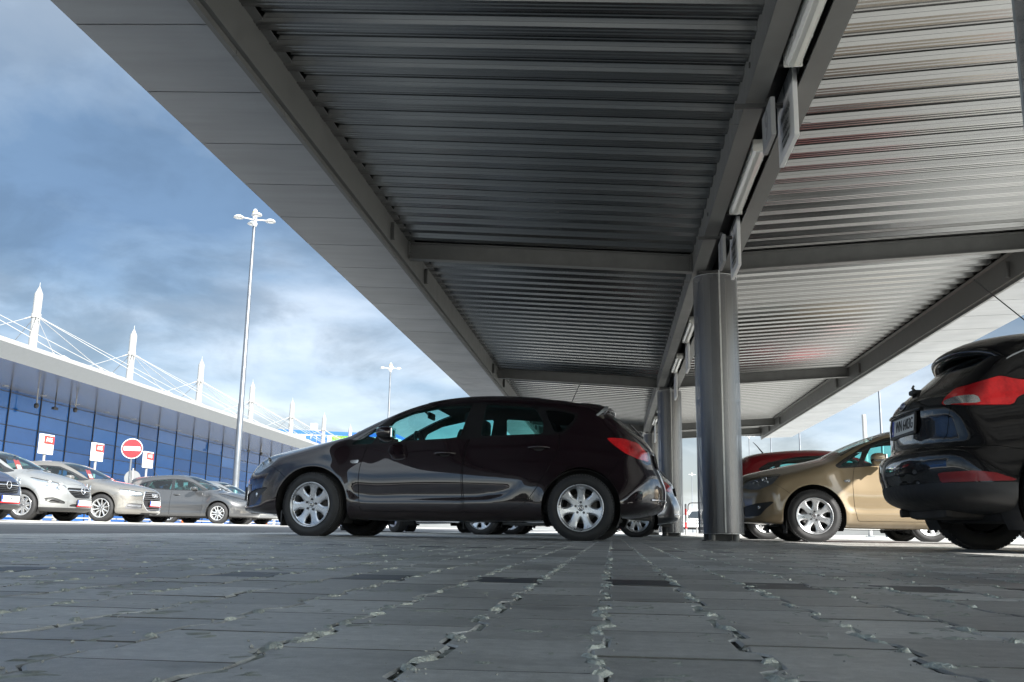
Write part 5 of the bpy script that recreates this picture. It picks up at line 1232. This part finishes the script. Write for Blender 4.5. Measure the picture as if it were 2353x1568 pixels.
# unseen dark ridge, added behind the camera for the car paint to reflect
mat('ridge_dark', (.045, .055, .04), .95, var=.5, vscale=.15)
hv, hf = [], []; rh = np.random.RandomState(8); xs_ = np.arange(-260, 261, 6.0)
for i, x in enumerate(xs_):
    for (yy, zz) in ((-150, 0), (-152, 4.2 + 2.6 * rh.rand()), (-160, 6.0 + 4.0 * rh.rand()), (-175, 0)): hv.append((x, yy + rh.normal(0, 1), zz))
for i in range(len(xs_) - 1):
    for k in range(3): hf.append((i * 4 + k, i * 4 + k + 1, (i + 1) * 4 + k + 1, (i + 1) * 4 + k))
hm = MB(); hm.add(hv, hf, False); tag(hm.build('reflected_ridge', MATS['ridge_dark'], fix=False), kind='structure')
# ------------------------------------------------------------------ the other kinds of car
def side_set(front, rear, quarter, frame, fdoor, rdoor, qm='privacy_glass', chrome=None):
    R = [dict(name='side_window', proj='side', poly=front, mat='car_glass', r=.02, inset=.006, rim=0), dict(name='side_window', proj='side', poly=rear, mat='car_glass', r=.02, inset=.006, rim=0)]
    if quarter: R.append(dict(name='side_window', proj='side', poly=quarter, mat=qm, r=.02, inset=.006, rim=0))
    R.append(dict(name='window_frame', proj='side', poly=frame, mat='black_gloss', r=.03, inset=.002, rim=0, line=True))
    return R, [dict(name='front_door', proj='side', poly=fdoor, mat='paint', r=.03, ymin=.5, gap=.0045, line=True), dict(name='rear_door', proj='side', poly=rdoor, mat='paint', r=.03, ymin=.5, gap=.0045, line=True)]
def wipers(root, x, z, m='black_plastic'):
    w_ = MB(); w_.tube([(x, .45, z), (x + .07, .1, z + .045), (x + .09, -.15, z + .05)], .009, 6); w_.tube([(x, -.1, z - .005), (x + .07, -.42, z + .03), (x + .1, -.55, z + .03)], .009, 6); w_.build('wiper', MATS[m], root)
def lens_bits(root, pts):
    """projector bowls inside the head lamps"""
    for (x, y, z, R) in pts:
        for s in (-1, 1):
            q = MB(); q.lathe([(0, .0), (R * .55, -.004), (R * .9, -.02), (R, -.035)], 18, 'Y'); a = math.radians(62)
            q.v = [(x - (-yy) * 0 + yy * math.sin(a) - xx * math.cos(a), s * (y - yy * math.cos(a) - xx * math.sin(a)), z + zz) for (xx, yy, zz) in q.v]; q.build('lamp_bowl', MATS['lamp_reflector'], root)
def focus_extra(root, sp, pm, y_at, x_at):
    sl_ = wing(crom([(3.50, 1.418), (3.72, 1.405), (3.88, 1.368), (3.985, 1.305), (3.975, 1.275), (3.90, 1.265), (3.80, 1.30), (3.56, 1.37)], 4), lambda a, d, b: (a - .12 * (abs(d) / .5) ** 2.5, d, b - .14 * d * d), np.linspace(-.60, .60, 17))
    sl_.build('roof_spoiler', pm, root)
    q = MB(); q.bbox((3.955, 0, 1.285), (.02, .26, .018), .006); q.build('brake_lamp', MATS['red_lens'], root)
    wi = MB(); wx = x_at(0, 1.055, True); wi.bbox((wx - .005, .0, 1.055), (.10, .10, .034), .014); wi.tube([(wx + .01, 0, 1.068), (wx - .02, -.16, 1.11), (wx - .09, -.36, 1.155)], .009, 6); wi.build('rear_wiper', MATS['black_plastic'], root)
    plate(root, 'number_plate', facing((x_at(0, .83, True) - .012, 0, .825), (1, 0, .10)), sp.get('code', ''), red=False)
    hb = MB(); hb.tube([(x_at(y, .905, True) + .006, y, .905) for y in np.linspace(-.34, .34, 13)], .014, 8); hb.build('tailgate_handle', pm, root)
    M = facing((x_at(0, .955, True) + .002, 0, .958), (1, 0, .35)); b = MB(); b.prism([(.058 * math.cos(t), .026 * math.sin(t)) for t in np.linspace(0, 2 * math.pi, 24, endpoint=False)], lambda a, c, d: (a, c, d), 0, .006); b.v = [tuple(M @ Vector(p)) for p in b.v]; bd = b.build('badge', MATS['ford_blue'], root)
    b = MB(); b.tube([(.060 * math.cos(t), .028 * math.sin(t), .005) for t in np.linspace(0, 2 * math.pi, 24, endpoint=False)], .004, 6, True); b.v = [tuple(M @ Vector(p)) for p in b.v]; b.build('badge_ring', MATS['chrome'], bd)
    lettering([('Ford', .030, 0, 0, .0004, 1.1)], 'badge_lettering', MATS['ink_white'], bd, M @ Matrix.Translation((0, 0, .0065)))
    an = MB(); an.cyl((3.30, 0, 1.435), (3.30, 0, 1.46), .024, .016); an.tube([(3.30, 0, 1.455), (3.40, 0, 1.56)], .008, 8); an.tube([(3.40, 0, 1.56), (3.72, 0, 1.86)], .0045, 8); an.build('aerial', MATS['black_plastic'], root)
    ex = MB(); ex.cyl((4.0, -.50, .25), (4.17, -.50, .245), .03, n=14); ex.bbox((3.95, -.1, .27), (.35, .8, .14), .05); ex.build('exhaust', MATS['cast_dark'], root)
    ax = MB(); ax.tube([(3.528, -.72, .30), (3.40, -.4, .27), (3.40, .4, .27), (3.528, .72, .30)], .035, 10); ax.build('rear_axle', MATS['cast_dark'], root)
    slats(root, 'grille', (.34, .375, .41, .445, .48), lambda z: .46, x_at, 'black_gloss', .008); slats(root, 'grille_bar', (.60,), lambda z: .34, x_at, 'chrome', .012)
    wipers(root, 1.10, 1.035)
    for s in (-1, 1):
        fr = MB()
        for z in (.36, .40, .44, .48): fr.tube([(x_at(y, z) - .002, s * y, z) for y in np.linspace(.56, .80, 8)], .008, 6)
        fr.build('side_grille', MATS['black_plastic'], root)
fw, fdr = side_set([(1.47, .99), (1.62, 1.085), (1.82, 1.205), (2.1, 1.285), (2.385, 1.305), (2.365, 1.0)], [(2.465, 1.003), (2.49, 1.303), (2.9, 1.285), (3.12, 1.245), (3.21, 1.065), (3.18, 1.043)], [(3.28, 1.065), (3.235, 1.225), (3.42, 1.178), (3.55, 1.128), (3.50, 1.095)],
    [(1.26, .99), (1.38, .962), (2.4, .975), (3.3, 1.03), (3.58, 1.085), (3.63, 1.125), (3.46, 1.20), (3.12, 1.280), (2.5, 1.333), (2.1, 1.312), (1.8, 1.228), (1.5, 1.085)],
    [(1.40, 1.0), (1.385, .75), (1.39, .45), (1.42, .25), (2.41, .25), (2.405, .6), (2.415, 1.05)], [(2.425, 1.05), (2.415, .6), (2.42, .25), (2.83, .26), (3.0, .32), (3.14, .50), (3.25, .68), (3.33, .88), (3.34, 1.04)])
FOCUS = dict(L=4.36, W=.911, H=1.49, res=.027, wr=.312, axles=(.88, 3.528), ra=.372, crown=.13, k=.075, ks=.04, nsm=2,
    side=[(.05, .20), (-.02, .25), (-.03, .36), (-.02, .50), (.02, .62), (.09, .71), (.20, .79), (.42, .875), (.75, .95), (1.05, 1.005), (1.20, 1.055), (1.5, 1.21), (1.8, 1.345), (2.05, 1.425), (2.35, 1.465), (2.65, 1.472), (3.0, 1.457), (3.35, 1.428), (3.62, 1.395), (3.78, 1.35), (3.88, 1.28), (3.98, 1.20), (4.08, 1.115), (4.18, 1.035), (4.245, .97), (4.268, .90), (4.270, .80), (4.272, .70), (4.278, .66), (4.298, .638), (4.340, .620), (4.358, .592), (4.366, .53), (4.362, .47), (4.350, .435), (4.345, .38), (4.325, .33), (4.25, .285), (4.0, .235), (3.5, .20), (1.3, .17), (.7, .18), (.3, .19)],
    bowF=(.40, .42), bowR=(.20, .45), bfx=(.25, 1.15), brx=(2.7, 3.9),
    prof=[(.05, -.10), (.14, -.062), (.19, -.035), (.25, -.014), (.31, -.006), (.36, -.012), (.45, -.010), (.56, -.003), (.66, 0), (.74, -.003), (.80, -.006), (.84, -.004), (.88, -.012), (.95, -.034), (1.05, -.08), (1.2, -.17), (1.6, -.5)],
    wl=[(-.3, .80), (0, .845), (.3, .878), (.6, .896), (.9, .902), (1.4, .895), (2.3, .892), (3.1, .900), (3.55, .906), (4.0, .886), (4.4, .845), (4.8, .80)],
    wu=[(-.3, 1.1), (.8, 1.06), (1.05, .90), (1.25, .80), (1.5, .775), (2.0, .775), (2.6, .772), (3.2, .755), (3.55, .725), (3.9, .685), (4.2, .655), (4.6, .62)],
    screen=(1.14, 1.0, 1.98, .28, .06), backlight=(3.86, 1.02, 4.13, 0, .10), backglass='privacy_glass', cabin=(1.22, 4.0), seat=2.18, dash=1.5, dashz=.97, rearmirror=(1.85, 1.27), wheel=FIVE2, track=.895, liner='grey_lining',
    mirror=(1.62, .985, 1.02), handles=[(2.24, .845), (3.17, .88)], extra=focus_extra, code='WN 6403G',
    regions=fw + [
        dict(name='headlight', proj='side', poly=[(.10, .645), (.30, .655), (.50, .70), (.78, .80), (.96, .895), (.80, .885), (.45, .80), (.20, .73)], mat='lamp_dark', r=.02, ymin=.36, inset=.015, lamp=True, gap=.003),
        dict(name='reversing_lamp', proj='rdiag', poly=[(3.30, .896), (3.34, .952), (3.50, .948), (3.62, .926), (3.60, .896)], mat='lamp_reflector', r=.015, x0=3.8, ymin=.5, inset=-.001),
        dict(name='tail_lamp', proj='side', poly=[(4.40, .955), (4.40, .90), (4.16, .893), (4.08, .88), (3.81, .88), (3.785, .925), (3.73, .955), (3.58, .968), (3.55, 1.03), (3.76, 1.052), (3.85, 1.078), (4.05, 1.018), (4.20, .985)], mat='red_lens', r=.02, ymin=.55, gap=.004, inset=-.002),
        dict(name='rear_reflector', proj='side', poly=[(4.40, .475), (4.26, .470), (4.10, .475), (4.0, .462), (3.87, .415), (4.17, .410), (4.30, .41)], mat='reflector_red', r=.015, ymin=.62, inset=-.002),
        dict(name='rear_valance', proj='side', poly=[(3.70, .05), (3.72, .408), (4.25, .408), (4.6, .43), (4.6, .05)], mat='black_plastic', r=.01, ymin=-1, pair=False, gap=.002),
        dict(name='plate_recess', proj='front', poly=[(-.2, .745), (.31, .755), (.345, .80), (.33, .90), (.29, .925), (-.2, .925)], mat='black_gloss', x0=3.9, ymin=-1, inset=.016, pair=False),
        dict(name='lower_grille', proj='front', poly=[(-.2, .31), (.36, .31), (.48, .40), (.44, .50), (-.2, .51)], mat='black_matte', x1=.5, ymin=-1, inset=.02, pair=False),
        dict(name='upper_grille', proj='front', poly=[(-.2, .57), (.34, .58), (.38, .64), (-.2, .66)], mat='black_matte', x1=.5, ymin=-1, inset=.02, pair=False)] + fdr + [
        dict(name='tailgate', proj='front', poly=[(-.2, .61), (.50, .62), (.60, .70), (.63, .86), (.64, .95), (.55, 1.34), (-.2, 1.42)], mat='paint', x0=3.72, ymin=-1, gap=.004, pair=False, line=True),
        dict(name='rear_bumper', proj='side', poly=[(4.8, .63), (4.18, .632), (3.95, .628), (3.80, .60), (3.70, .40), (4.8, .40)], mat='paint', r=.01, ymin=-1, gap=.003, pair=False),
        dict(name='bonnet', proj='top', poly=[(.10, -.02), (.10, 0), (.18, .40), (.40, .62), (.8, .71), (1.10, .70), (1.16, .5), (1.12, 0), (1.12, -.02)], mat='paint', r=.02, x1=1.3, z0=.70, gap=.003, pair=False)])
def corsa_extra(root, sp, pm, y_at, x_at):
    slats(root, 'grille', (.475, .505, .535, .565), lambda z: .27 + (z - .46) * .9, x_at, 'black_gloss', .010, .006)
    slats(root, 'grille_bar', (.612,), lambda z: .41, x_at, 'chrome', .016, .0); slats(root, 'grille_top', (.648,), lambda z: .40, x_at, 'black_gloss', .008, .006)
    opel_badge(root, (x_at(0, .61) - .018, 0, .612), (-1, 0, .1), .066)
    plate(root, 'number_plate', facing((x_at(0, .36) - .02, 0, .365), (-1, 0, .04)), sp.get('code', ''), red=True)
    wipers(root, 1.0, 1.04); lens_bits(root, [(.20, .56, .70, .062), (.36, .70, .745, .052)])
    for s in (-1, 1):
        f_ = MB(); f_.tube([(x_at(.60, .40) - .002, s * .60, .385), (x_at(.70, .42) - .002, s * .70, .415), (x_at(.78, .41), s * .78, .40)], .014, 6); f_.build('fog_blade', MATS['black_gloss'], root)
    an = MB(); an.cyl((3.2, 0, 1.41), (3.2, 0, 1.44), .022, .016); an.tube([(3.2, 0, 1.435), (3.30, 0, 1.56), (3.36, 0, 1.62)], [.012, .007, .004], 8); an.build('aerial', MATS['black_plastic'], root)
cw, cdr = side_set([(1.33, .98), (1.63, 1.19), (1.94, 1.310), (2.20, 1.335), (2.17, 1.0)], [(2.27, 1.005), (2.29, 1.335), (2.72, 1.310), (2.99, 1.248), (3.08, 1.07), (3.05, 1.05)], [(3.15, 1.085), (3.09, 1.195), (3.30, 1.125)],
    [(1.10, .975), (1.25, .948), (2.1, .97), (2.9, 1.02), (3.33, 1.09), (3.38, 1.125), (3.2, 1.235), (2.75, 1.333), (2.3, 1.366), (1.95, 1.342), (1.63, 1.225), (1.35, 1.07)],
    [(1.29, 1.0), (1.26, .75), (1.265, .45), (1.30, .25), (2.21, .25), (2.205, .6), (2.215, 1.05)], [(2.225, 1.05), (2.215, .6), (2.22, .25), (2.60, .26), (2.77, .32), (2.90, .50), (3.0, .68), (3.08, .88), (3.10, 1.05)])
CORSA = dict(L=4.02, W=.868, H=1.49, res=.030, wr=.300, axles=(.79, 3.30), ra=.355, crown=.13, k=.12, ks=.05,
    side=[(.05, .19), (-.02, .235), (-.03, .33), (-.02, .46), (0, .56), (.04, .655), (.10, .735), (.20, .81), (.42, .895), (.70, .965), (.95, 1.02), (1.08, 1.065), (1.35, 1.20), (1.6, 1.315), (1.85, 1.40), (2.1, 1.455), (2.4, 1.475), (2.75, 1.467), (3.1, 1.437), (3.38, 1.40), (3.54, 1.345), (3.66, 1.25), (3.76, 1.14), (3.84, 1.03), (3.90, .92), (3.93, .80), (3.97, .66), (4.0, .55), (4.0, .42), (3.96, .32), (3.8, .25), (3.3, .20), (1.2, .17), (.6, .18), (.3, .185)],
    bowF=(.38, .55), bowR=(.18, .5), bfx=(.25, 1.05), brx=(2.5, 3.6),
    prof=[(.05, -.10), (.14, -.062), (.19, -.035), (.25, -.012), (.31, -.004), (.36, -.008), (.45, -.008), (.56, -.003), (.66, 0), (.74, -.003), (.80, -.007), (.88, -.016), (.95, -.036), (1.05, -.08), (1.2, -.17), (1.6, -.5)],
    wl=[(-.3, .77), (0, .81), (.3, .84), (.55, .858), (.8, .863), (1.3, .855), (2.1, .850), (2.9, .858), (3.3, .862), (3.7, .842), (4.1, .80), (4.5, .76)],
    wu=[(-.3, 1.05), (.7, 1.0), (.95, .86), (1.12, .765), (1.4, .738), (2.0, .735), (2.6, .725), (3.0, .70), (3.4, .665), (3.8, .62), (4.3, .57)],
    screen=(1.03, 1.0, 1.80, .28, .058), backlight=(3.60, 1.03, 3.83, 0, .09), backglass='privacy_glass', cabin=(1.12, 3.75), seat=2.0, dash=1.36, dashz=.97, rearmirror=(1.68, 1.27), wheel=COVER, track=.848, liner='grey_lining',
    mirror=(1.46, .93, 1.02), handles=[(2.05, .85), (2.93, .885)], extra=corsa_extra, code='WW 039WY',
    regions=cw + [
        dict(name='headlight', proj='diag', poly=[(.54, .655), (.80, .615), (1.0, .64), (1.25, .74), (1.50, .845), (1.46, .862), (1.15, .82), (.80, .765), (.58, .70)], mat='lamp_reflector', r=.02, ymin=.3, x1=.9, inset=.012, lamp=True, gap=.004),
        dict(name='grille_mouth', proj='front', poly=[(-.2, .455), (.26, .462), (.37, .54), (.425, .625), (.40, .668), (-.2, .668)], mat='black_matte', x1=.45, ymin=-1, inset=.02, pair=False),
        dict(name='lower_intake', proj='front', poly=[(-.2, .275), (.40, .285), (.42, .305), (.34, .335), (-.2, .335)], mat='black_matte', x1=.45, ymin=-1, inset=.02, pair=False),
        dict(name='fog_recess', proj='front', poly=[(.50, .335), (.74, .35), (.80, .44), (.70, .465), (.60, .42), (.50, .375)], mat='black_plastic', r=.02, x1=.7, ymin=.3, inset=.02),
        dict(name='tail_lamp', proj='side', poly=[(4.1, .95), (4.1, .78), (3.85, .78), (3.72, .84), (3.62, .97), (3.80, .99)], mat='red_lens', r=.02, ymin=.42, gap=.004),
        dict(name='front_lip', proj='side', poly=[(-.3, .05), (-.3, .255), (.44, .262), (.46, .05)], mat='black_plastic', r=.01, ymin=-1, pair=False, inset=-.006)] + cdr + [
        dict(name='front_bumper', proj='side', poly=[(-.3, .10), (-.3, .60), (.30, .60), (.45, .66), (.58, .585), (.52, .10)], mat='paint', r=.01, ymin=.44, gap=.003),
        dict(name='bonnet', proj='top', poly=[(.09, -.02), (.09, 0), (.16, .36), (.36, .58), (.7, .675), (.98, .68), (1.03, .5), (1.0, 0), (1.0, -.02)], mat='paint', r=.02, x1=1.2, z0=.69, gap=.004, pair=False)])
def audi_extra(root, sp, pm, y_at, x_at):
    ym = lambda z: np.interp(z, [.27, .40, .56, .70], [.30, .41, .41, .34])
    slats(root, 'grille', (.30, .345, .535, .58, .625, .67), ym, x_at, 'alloy_dark', .013, .0)
    pts = [(.29, .268), (.425, .40), (.425, .56), (.345, .705), (-.345, .705), (-.425, .56), (-.425, .40), (-.29, .268)]
    fr = MB(); fr.tube([(x_at(y, z) - .002, y, z) for y, z in rounded(pts, .03, 3)], .013, 6, True); fr.build('grille_surround', MATS['chrome'], root)
    rg = MB(); xx = x_at(0, .62) - .02
    for k in range(4): rg.tube([(xx, (k - 1.5) * .062 + .042 * math.cos(t), .622 + .042 * math.sin(t)) for t in np.linspace(0, 2 * math.pi, 22, endpoint=False)], .0075, 6, True)
    rg.build('badge', MATS['chrome'], root)
    plate(root, 'number_plate', facing((x_at(0, .44) - .025, 0, .44), (-1, 0, .04)), sp.get('code', ''), red=True)
    wipers(root, 1.12, .995); lens_bits(root, [(.20, .58, .655, .05), (.30, .70, .685, .045)])
    for s in (-1, 1):
        f_ = MB(); f_.tube([(x_at(y, .365) - .004, s * y, .365) for y in np.linspace(.50, .76, 7)], .009, 6); f_.build('intake_blade', MATS['chrome'], root)
aw, adr = side_set([(1.50, .955), (1.76, 1.11), (2.1, 1.235), (2.42, 1.262), (2.40, .975)], [(2.50, .98), (2.52, 1.262), (2.95, 1.25), (3.25, 1.20), (3.42, 1.06), (3.38, 1.02)], None,
    [(1.27, .955), (1.40, .932), (2.4, .945), (3.2, .985), (3.50, 1.03), (3.54, 1.075), (3.30, 1.23), (2.95, 1.282), (2.5, 1.294), (2.1, 1.268), (1.75, 1.145), (1.45, 1.01)],
    [(1.40, 1.0), (1.385, .75), (1.39, .45), (1.42, .25), (2.44, .25), (2.435, .6), (2.445, 1.05)], [(2.455, 1.05), (2.445, .6), (2.45, .25), (2.83, .26), (2.98, .32), (3.12, .50), (3.23, .68), (3.32, .88), (3.34, 1.04)])
AUDI = dict(L=4.31, W=.893, H=1.45, res=.030, wr=.312, axles=(.87, 3.507), ra=.366, crown=.12, k=.09, ks=.04,
    side=[(.05, .19), (0, .23), (-.01, .33), (0, .46), (.01, .56), (.025, .655), (.06, .725), (.15, .79), (.40, .862), (.75, .925), (1.05, .975), (1.20, 1.012), (1.5, 1.15), (1.8, 1.28), (2.1, 1.375), (2.4, 1.42), (2.7, 1.43), (3.0, 1.42), (3.35, 1.39), (3.65, 1.345), (3.85, 1.27), (4.0, 1.16), (4.1, 1.05), (4.18, .96), (4.22, .85), (4.25, .70), (4.29, .60), (4.30, .45), (4.27, .33), (4.1, .25), (3.5, .20), (1.3, .17), (.7, .18), (.3, .185)],
    bowF=(.30, .50), bowR=(.18, .45), bfx=(.25, 1.15), brx=(2.7, 3.9),
    prof=[(.05, -.10), (.14, -.062), (.19, -.035), (.25, -.012), (.31, -.005), (.36, -.010), (.45, -.009), (.56, -.003), (.64, 0), (.70, -.002), (.735, .002), (.77, -.010), (.85, -.020), (.93, -.040), (1.05, -.09), (1.2, -.18), (1.6, -.5)],
    wl=[(-.3, .80), (0, .84), (.3, .868), (.6, .882), (.9, .886), (1.4, .880), (2.3, .876), (3.1, .882), (3.5, .886), (4.0, .866), (4.4, .83), (4.8, .79)],
    wu=[(-.3, 1.08), (.8, 1.04), (1.05, .90), (1.25, .795), (1.5, .765), (2.0, .762), (2.6, .758), (3.2, .735), (3.6, .70), (4.0, .65), (4.6, .60)],
    screen=(1.17, .97, 2.04, .26, .058), backlight=(3.80, 1.0, 4.12, 0, .10), backglass='privacy_glass', cabin=(1.25, 3.95), seat=2.22, dash=1.52, dashz=.935, rearmirror=(1.9, 1.22), wheel=TEN, track=.872, liner='grey_lining',
    mirror=(1.64, .965, .985), handles=[(2.27, .81), (3.18, .835)], extra=audi_extra, code='WK 45476',
    regions=aw + [
        dict(name='headlight', proj='diag', poly=[(.50, .605), (.75, .585), (.95, .60), (1.22, .69), (1.31, .755), (1.1, .748), (.52, .695)], mat='lamp_reflector', r=.015, ymin=.3, x1=.8, inset=.012, lamp=True, gap=.004),
        dict(name='grille_mouth', proj='front', poly=[(-.2, .268), (.29, .268), (.425, .40), (.425, .56), (.345, .705), (-.2, .705)], mat='black_matte', x1=.4, ymin=-1, inset=.025, pair=False),
        dict(name='side_intake', proj='front', poly=[(.47, .30), (.80, .295), (.78, .40), (.74, .43), (.46, .415)], mat='alloy_dark', x1=.7, ymin=.3, inset=.02),
        dict(name='tail_lamp', proj='side', poly=[(4.4, .93), (4.4, .80), (4.1, .80), (3.92, .86), (3.90, .94)], mat='red_lens', r=.02, ymin=.42, gap=.004)] + adr + [
        dict(name='front_bumper', proj='side', poly=[(-.3, .10), (-.3, .58), (.34, .585), (.46, .67), (.62, .575), (.55, .10)], mat='paint', r=.01, ymin=.44, gap=.003),
        dict(name='bonnet', proj='top', poly=[(.07, -.02), (.07, 0), (.13, .36), (.34, .62), (.7, .725), (1.08, .715), (1.16, .5), (1.12, 0), (1.12, -.02)], mat='paint', r=.02, x1=1.3, z0=.68, gap=.004, pair=False)])

# ------------------------------------------------------------------ placing the cars
paint('paint_brown', (0.0095, 0.0040, 0.0062), 0.0, 0.4, .1); paint('paint_gold', (0.225, 0.172, 0.105), 0.2, 0.42, .2); paint('paint_black', (0.004, 0.004, 0.005), 0.0, 0.4, .1)
paint('paint_silver', (0.25, 0.255, 0.255), 0.4, 0.38); paint('paint_beige', (0.18, 0.172, 0.158), 0.4, 0.38); paint('paint_grey', (0.062, 0.064, 0.068), 0.4, 0.35); paint('paint_navy', (0.035, 0.045, 0.085), 0.45, 0.35)
paint('paint_red', (0.20, 0.006, 0.010), 0.3, 0.33); paint('paint_steel', (0.20, 0.21, 0.22), 0.6, 0.35); paint('paint_white', (0.75, 0.75, 0.74), 0.0, 0.4)
ga, gb, gr = 'cars under the shelter', 'cars in the sunlit row by the terminal', 'far parked cars'
hero = make_car(ASTRA, 'paint_brown')
def again(src, old, new): c = copy_tree(src); repaint(c, old, new); return c
gold = again(hero, 'paint_brown', 'paint_gold'); second = again(hero, 'paint_brown', 'paint_steel'); third = again(hero, 'paint_brown', 'paint_silver'); fourth = again(hero, 'paint_brown', 'paint_black')
place_car(hero, (-3.853, 10.267, 0), R_(-3.72), 'shiny dark brown hatchback in side view under the shelter', 'car', ga)
place_car(gold, (1.53, 12.99, .012), R_(-.5), 'gold hatchback half in sun behind the black car', 'car', ga)
place_car(second, (-3.20, 17.65, 0), R_(-1), 'grey hatchback just behind the brown one, only its tail showing', 'car', ga)
place_car(third, (-3.02, 20.9, 0), R_(-1), 'silver hatchback second behind the brown one, tail by the second column', 'car', ga)
place_car(fourth, (-5.9, 22.4, .02), R_(-52), 'dark car glimpsed only by its tyres beneath the brown hatchback', 'car', ga)
for ch in children(gold):
    if ch.name.startswith('wheel') and ch.location.x < 2: ch.rotation_euler.z -= R_(-9)
black = make_car(FOCUS, 'paint_black'); place_car(black, (6.25, 6.75, .012), math.pi, 'black hatchback seen from behind at the right edge, plate WN 6403G', 'car', ga)
focus2 = again(black, 'paint_black', 'paint_grey'); focus3 = again(black, 'paint_black', 'paint_steel')
for c in (focus2, focus3):
    for ch in children(c):
        if ch.name.startswith('number_plate') or ch.name.startswith('aerial'):
            for g in children(ch):
                if 'lettering' in g.name or 'code' in g.name: bpy.data.objects.remove(g)
gl = float(gz(-12)); lotz = lambda: gl
place_car(focus2, (-10.92, 28.75, gl - .008), math.pi, 'dark grey hatchback in the sunlit row with an empty bay beside it', 'car', gb)
place_car(focus3, (-11.5, 32.3, gl - .008), math.pi, 'steel grey car mostly hidden behind the brown hatchback nose', 'car', gb)
corsa = make_car(CORSA, 'paint_silver'); place_car(corsa, (-11.0, 19.02, gl - .008), math.pi, 'silver small hatchback with plate WW 039WY facing the road', 'car', gb)
navy = again(corsa, 'paint_silver', 'paint_navy'); red = again(corsa, 'paint_silver', 'paint_red')
for c, code in ((navy, 'WK 45671'), (red, '')):
    for ch in children(c):
        if ch.name.startswith('number_plate'):
            for g in children(ch):
                if 'plate_lettering' in g.name:
                    if code:
                        sp_ = CORSA; M = None
                        nm = text_mesh(code, .108, .0012, .0002, .74); xs_ = np.array([v.co[:] for v in g.data.vertices]); c0 = (xs_.max(0) + xs_.min(0)) / 2
                        nm.transform(Matrix.Translation(c0) @ facing((0, 0, 0), (-1, 0, .04))); nm.materials.append(MATS['ink_black']); g.data = nm
                    else: bpy.data.objects.remove(g)
place_car(navy, (-10.75, 16.15, gl - .008), math.pi, 'dark blue car cut by the left edge, plate WK 45671', 'car', gb)
place_car(red, (5.75, 16.6, .012), math.pi, 'dark red hatchback behind the gold one', 'car', ga)
audi = make_car(AUDI, 'paint_beige'); place_car(audi, (-10.93, 22.05, gl - .008), math.pi, 'beige grey hatchback with large ribbed grille and four-ring badge', 'car', gb)
# distant cars glimpsed under the others and the white one in the gap
for (src, old, new, x, y, rz, lb) in ((corsa, 'paint_silver', 'paint_red', -3.0, 96, .1, 'far red car glimpsed under the brown hatchback sill'), (corsa, 'paint_silver', 'paint_white', .6, 99, .05, 'far white car glimpsed under the brown hatchback sill'), (audi, 'paint_beige', 'paint_grey', -9.0, 88, 1.4, 'far grey car glimpsed beneath the brown hatchback'), (audi, 'paint_beige', 'paint_white', 13.5, 48, .0, 'far white car glimpsed beneath the gold hatchback')):
    c = again(src, old, new)
    for ch in children(c):
        if ch.name.startswith('number_plate'):
            for g in children(ch): bpy.data.objects.remove(g)
    place_car(c, (x, y, float(gz(x))), rz, lb, 'car', gr)
def offroader():
    r = empty('parked_car', (3.9, 74, .012)); m_ = MB(); pm = MATS['paint_white']
    sidep = rounded([(0, .42), (0, .98), (.08, 1.08), (1.25, 1.16), (1.75, 1.72), (2.0, 1.80), (4.55, 1.78), (4.72, 1.70), (4.80, 1.05), (4.82, .42)], .10, 4)
    m_.prism(sidep, lambda a, b, d: (a, d * (1 - .12 * max(0, b - 1.05)), b), -.92, .92); m_.build('body_shell', pm, r)
    for poly in ([(1.62, 1.14), (2.0, 1.66), (2.62, 1.68), (2.62, 1.14)], [(2.74, 1.14), (2.74, 1.68), (3.5, 1.68), (3.5, 1.14)], [(3.64, 1.14), (3.64, 1.66), (4.45, 1.64), (4.55, 1.14)]):
        for s in (-1, 1):
            g = MB(); g.prism(rounded(poly, .05, 3), lambda a, b, d: (a, s * (d * 1.0 + .92 * (1 - .12 * max(0, b - 1.05))), b), -.01, .006); g.build('side_window', MATS['black_gloss'], r)
    for s in (-1, 1):
        g = MB(); g.box((2.4, s * .925, .78), (4.7, .02, .05)); g.build('side_trim', MATS['black_plastic'], r); g = MB(); g.box((2.45, s * .93, .46), (2.3, .12, .06)); g.build('side_step', MATS['black_plastic'], r)
    for x in (.95, 3.85):
        for s in (-1, 1): add_wheel(TEN, r, (x, s * .80, .31), 0 if s < 0 else math.pi)
    g = MB(); g.box((2.4, 0, .38), (4.4, 1.5, .14)); g.build('underbody', MATS['black_matte'], r)
    tag(r, 'white off-road car beyond the banded bollard between the columns', 'car', gr)
offroader()
# hire papers standing behind the windscreens
def hire_sheet(car, x, y, z, label):
    M = car.matrix_basis; r = empty('hire_sheet', M @ Vector((x, y, z)), car.rotation_euler.z)
    a = R_(40); m_ = MB(); w_, h = .20, .34
    m_.prism(rounded([(-w_ / 2, 0), (w_ / 2, 0), (w_ / 2, h), (.03, h), (.0, h - .03), (-.03, h), (-w_ / 2, h)], .015, 3), lambda p, q, d: (q * math.sin(R_(30)) + d, p, q * math.cos(R_(30))), 0, .002); m_.build('paper', MATS['brand_red'], r)
    m_ = MB(); m_.prism([(-.07, .11), (.07, .11), (.07, .22), (-.07, .22)], lambda p, q, d: (q * math.sin(R_(30)) + d, p, q * math.cos(R_(30))), -.003, -.0005); m_.build('white_panel', MATS['sign_white'], r)
    tag(r, label, 'paper', 'hire papers behind windscreens')
bpy.context.view_layer.update()
hire_sheet(corsa, 1.34, .10, .95, 'red and white paper behind the windscreen of the silver hatchback'); hire_sheet(audi, 1.54, .10, .93, 'red and white paper behind the windscreen of the beige hatchback')
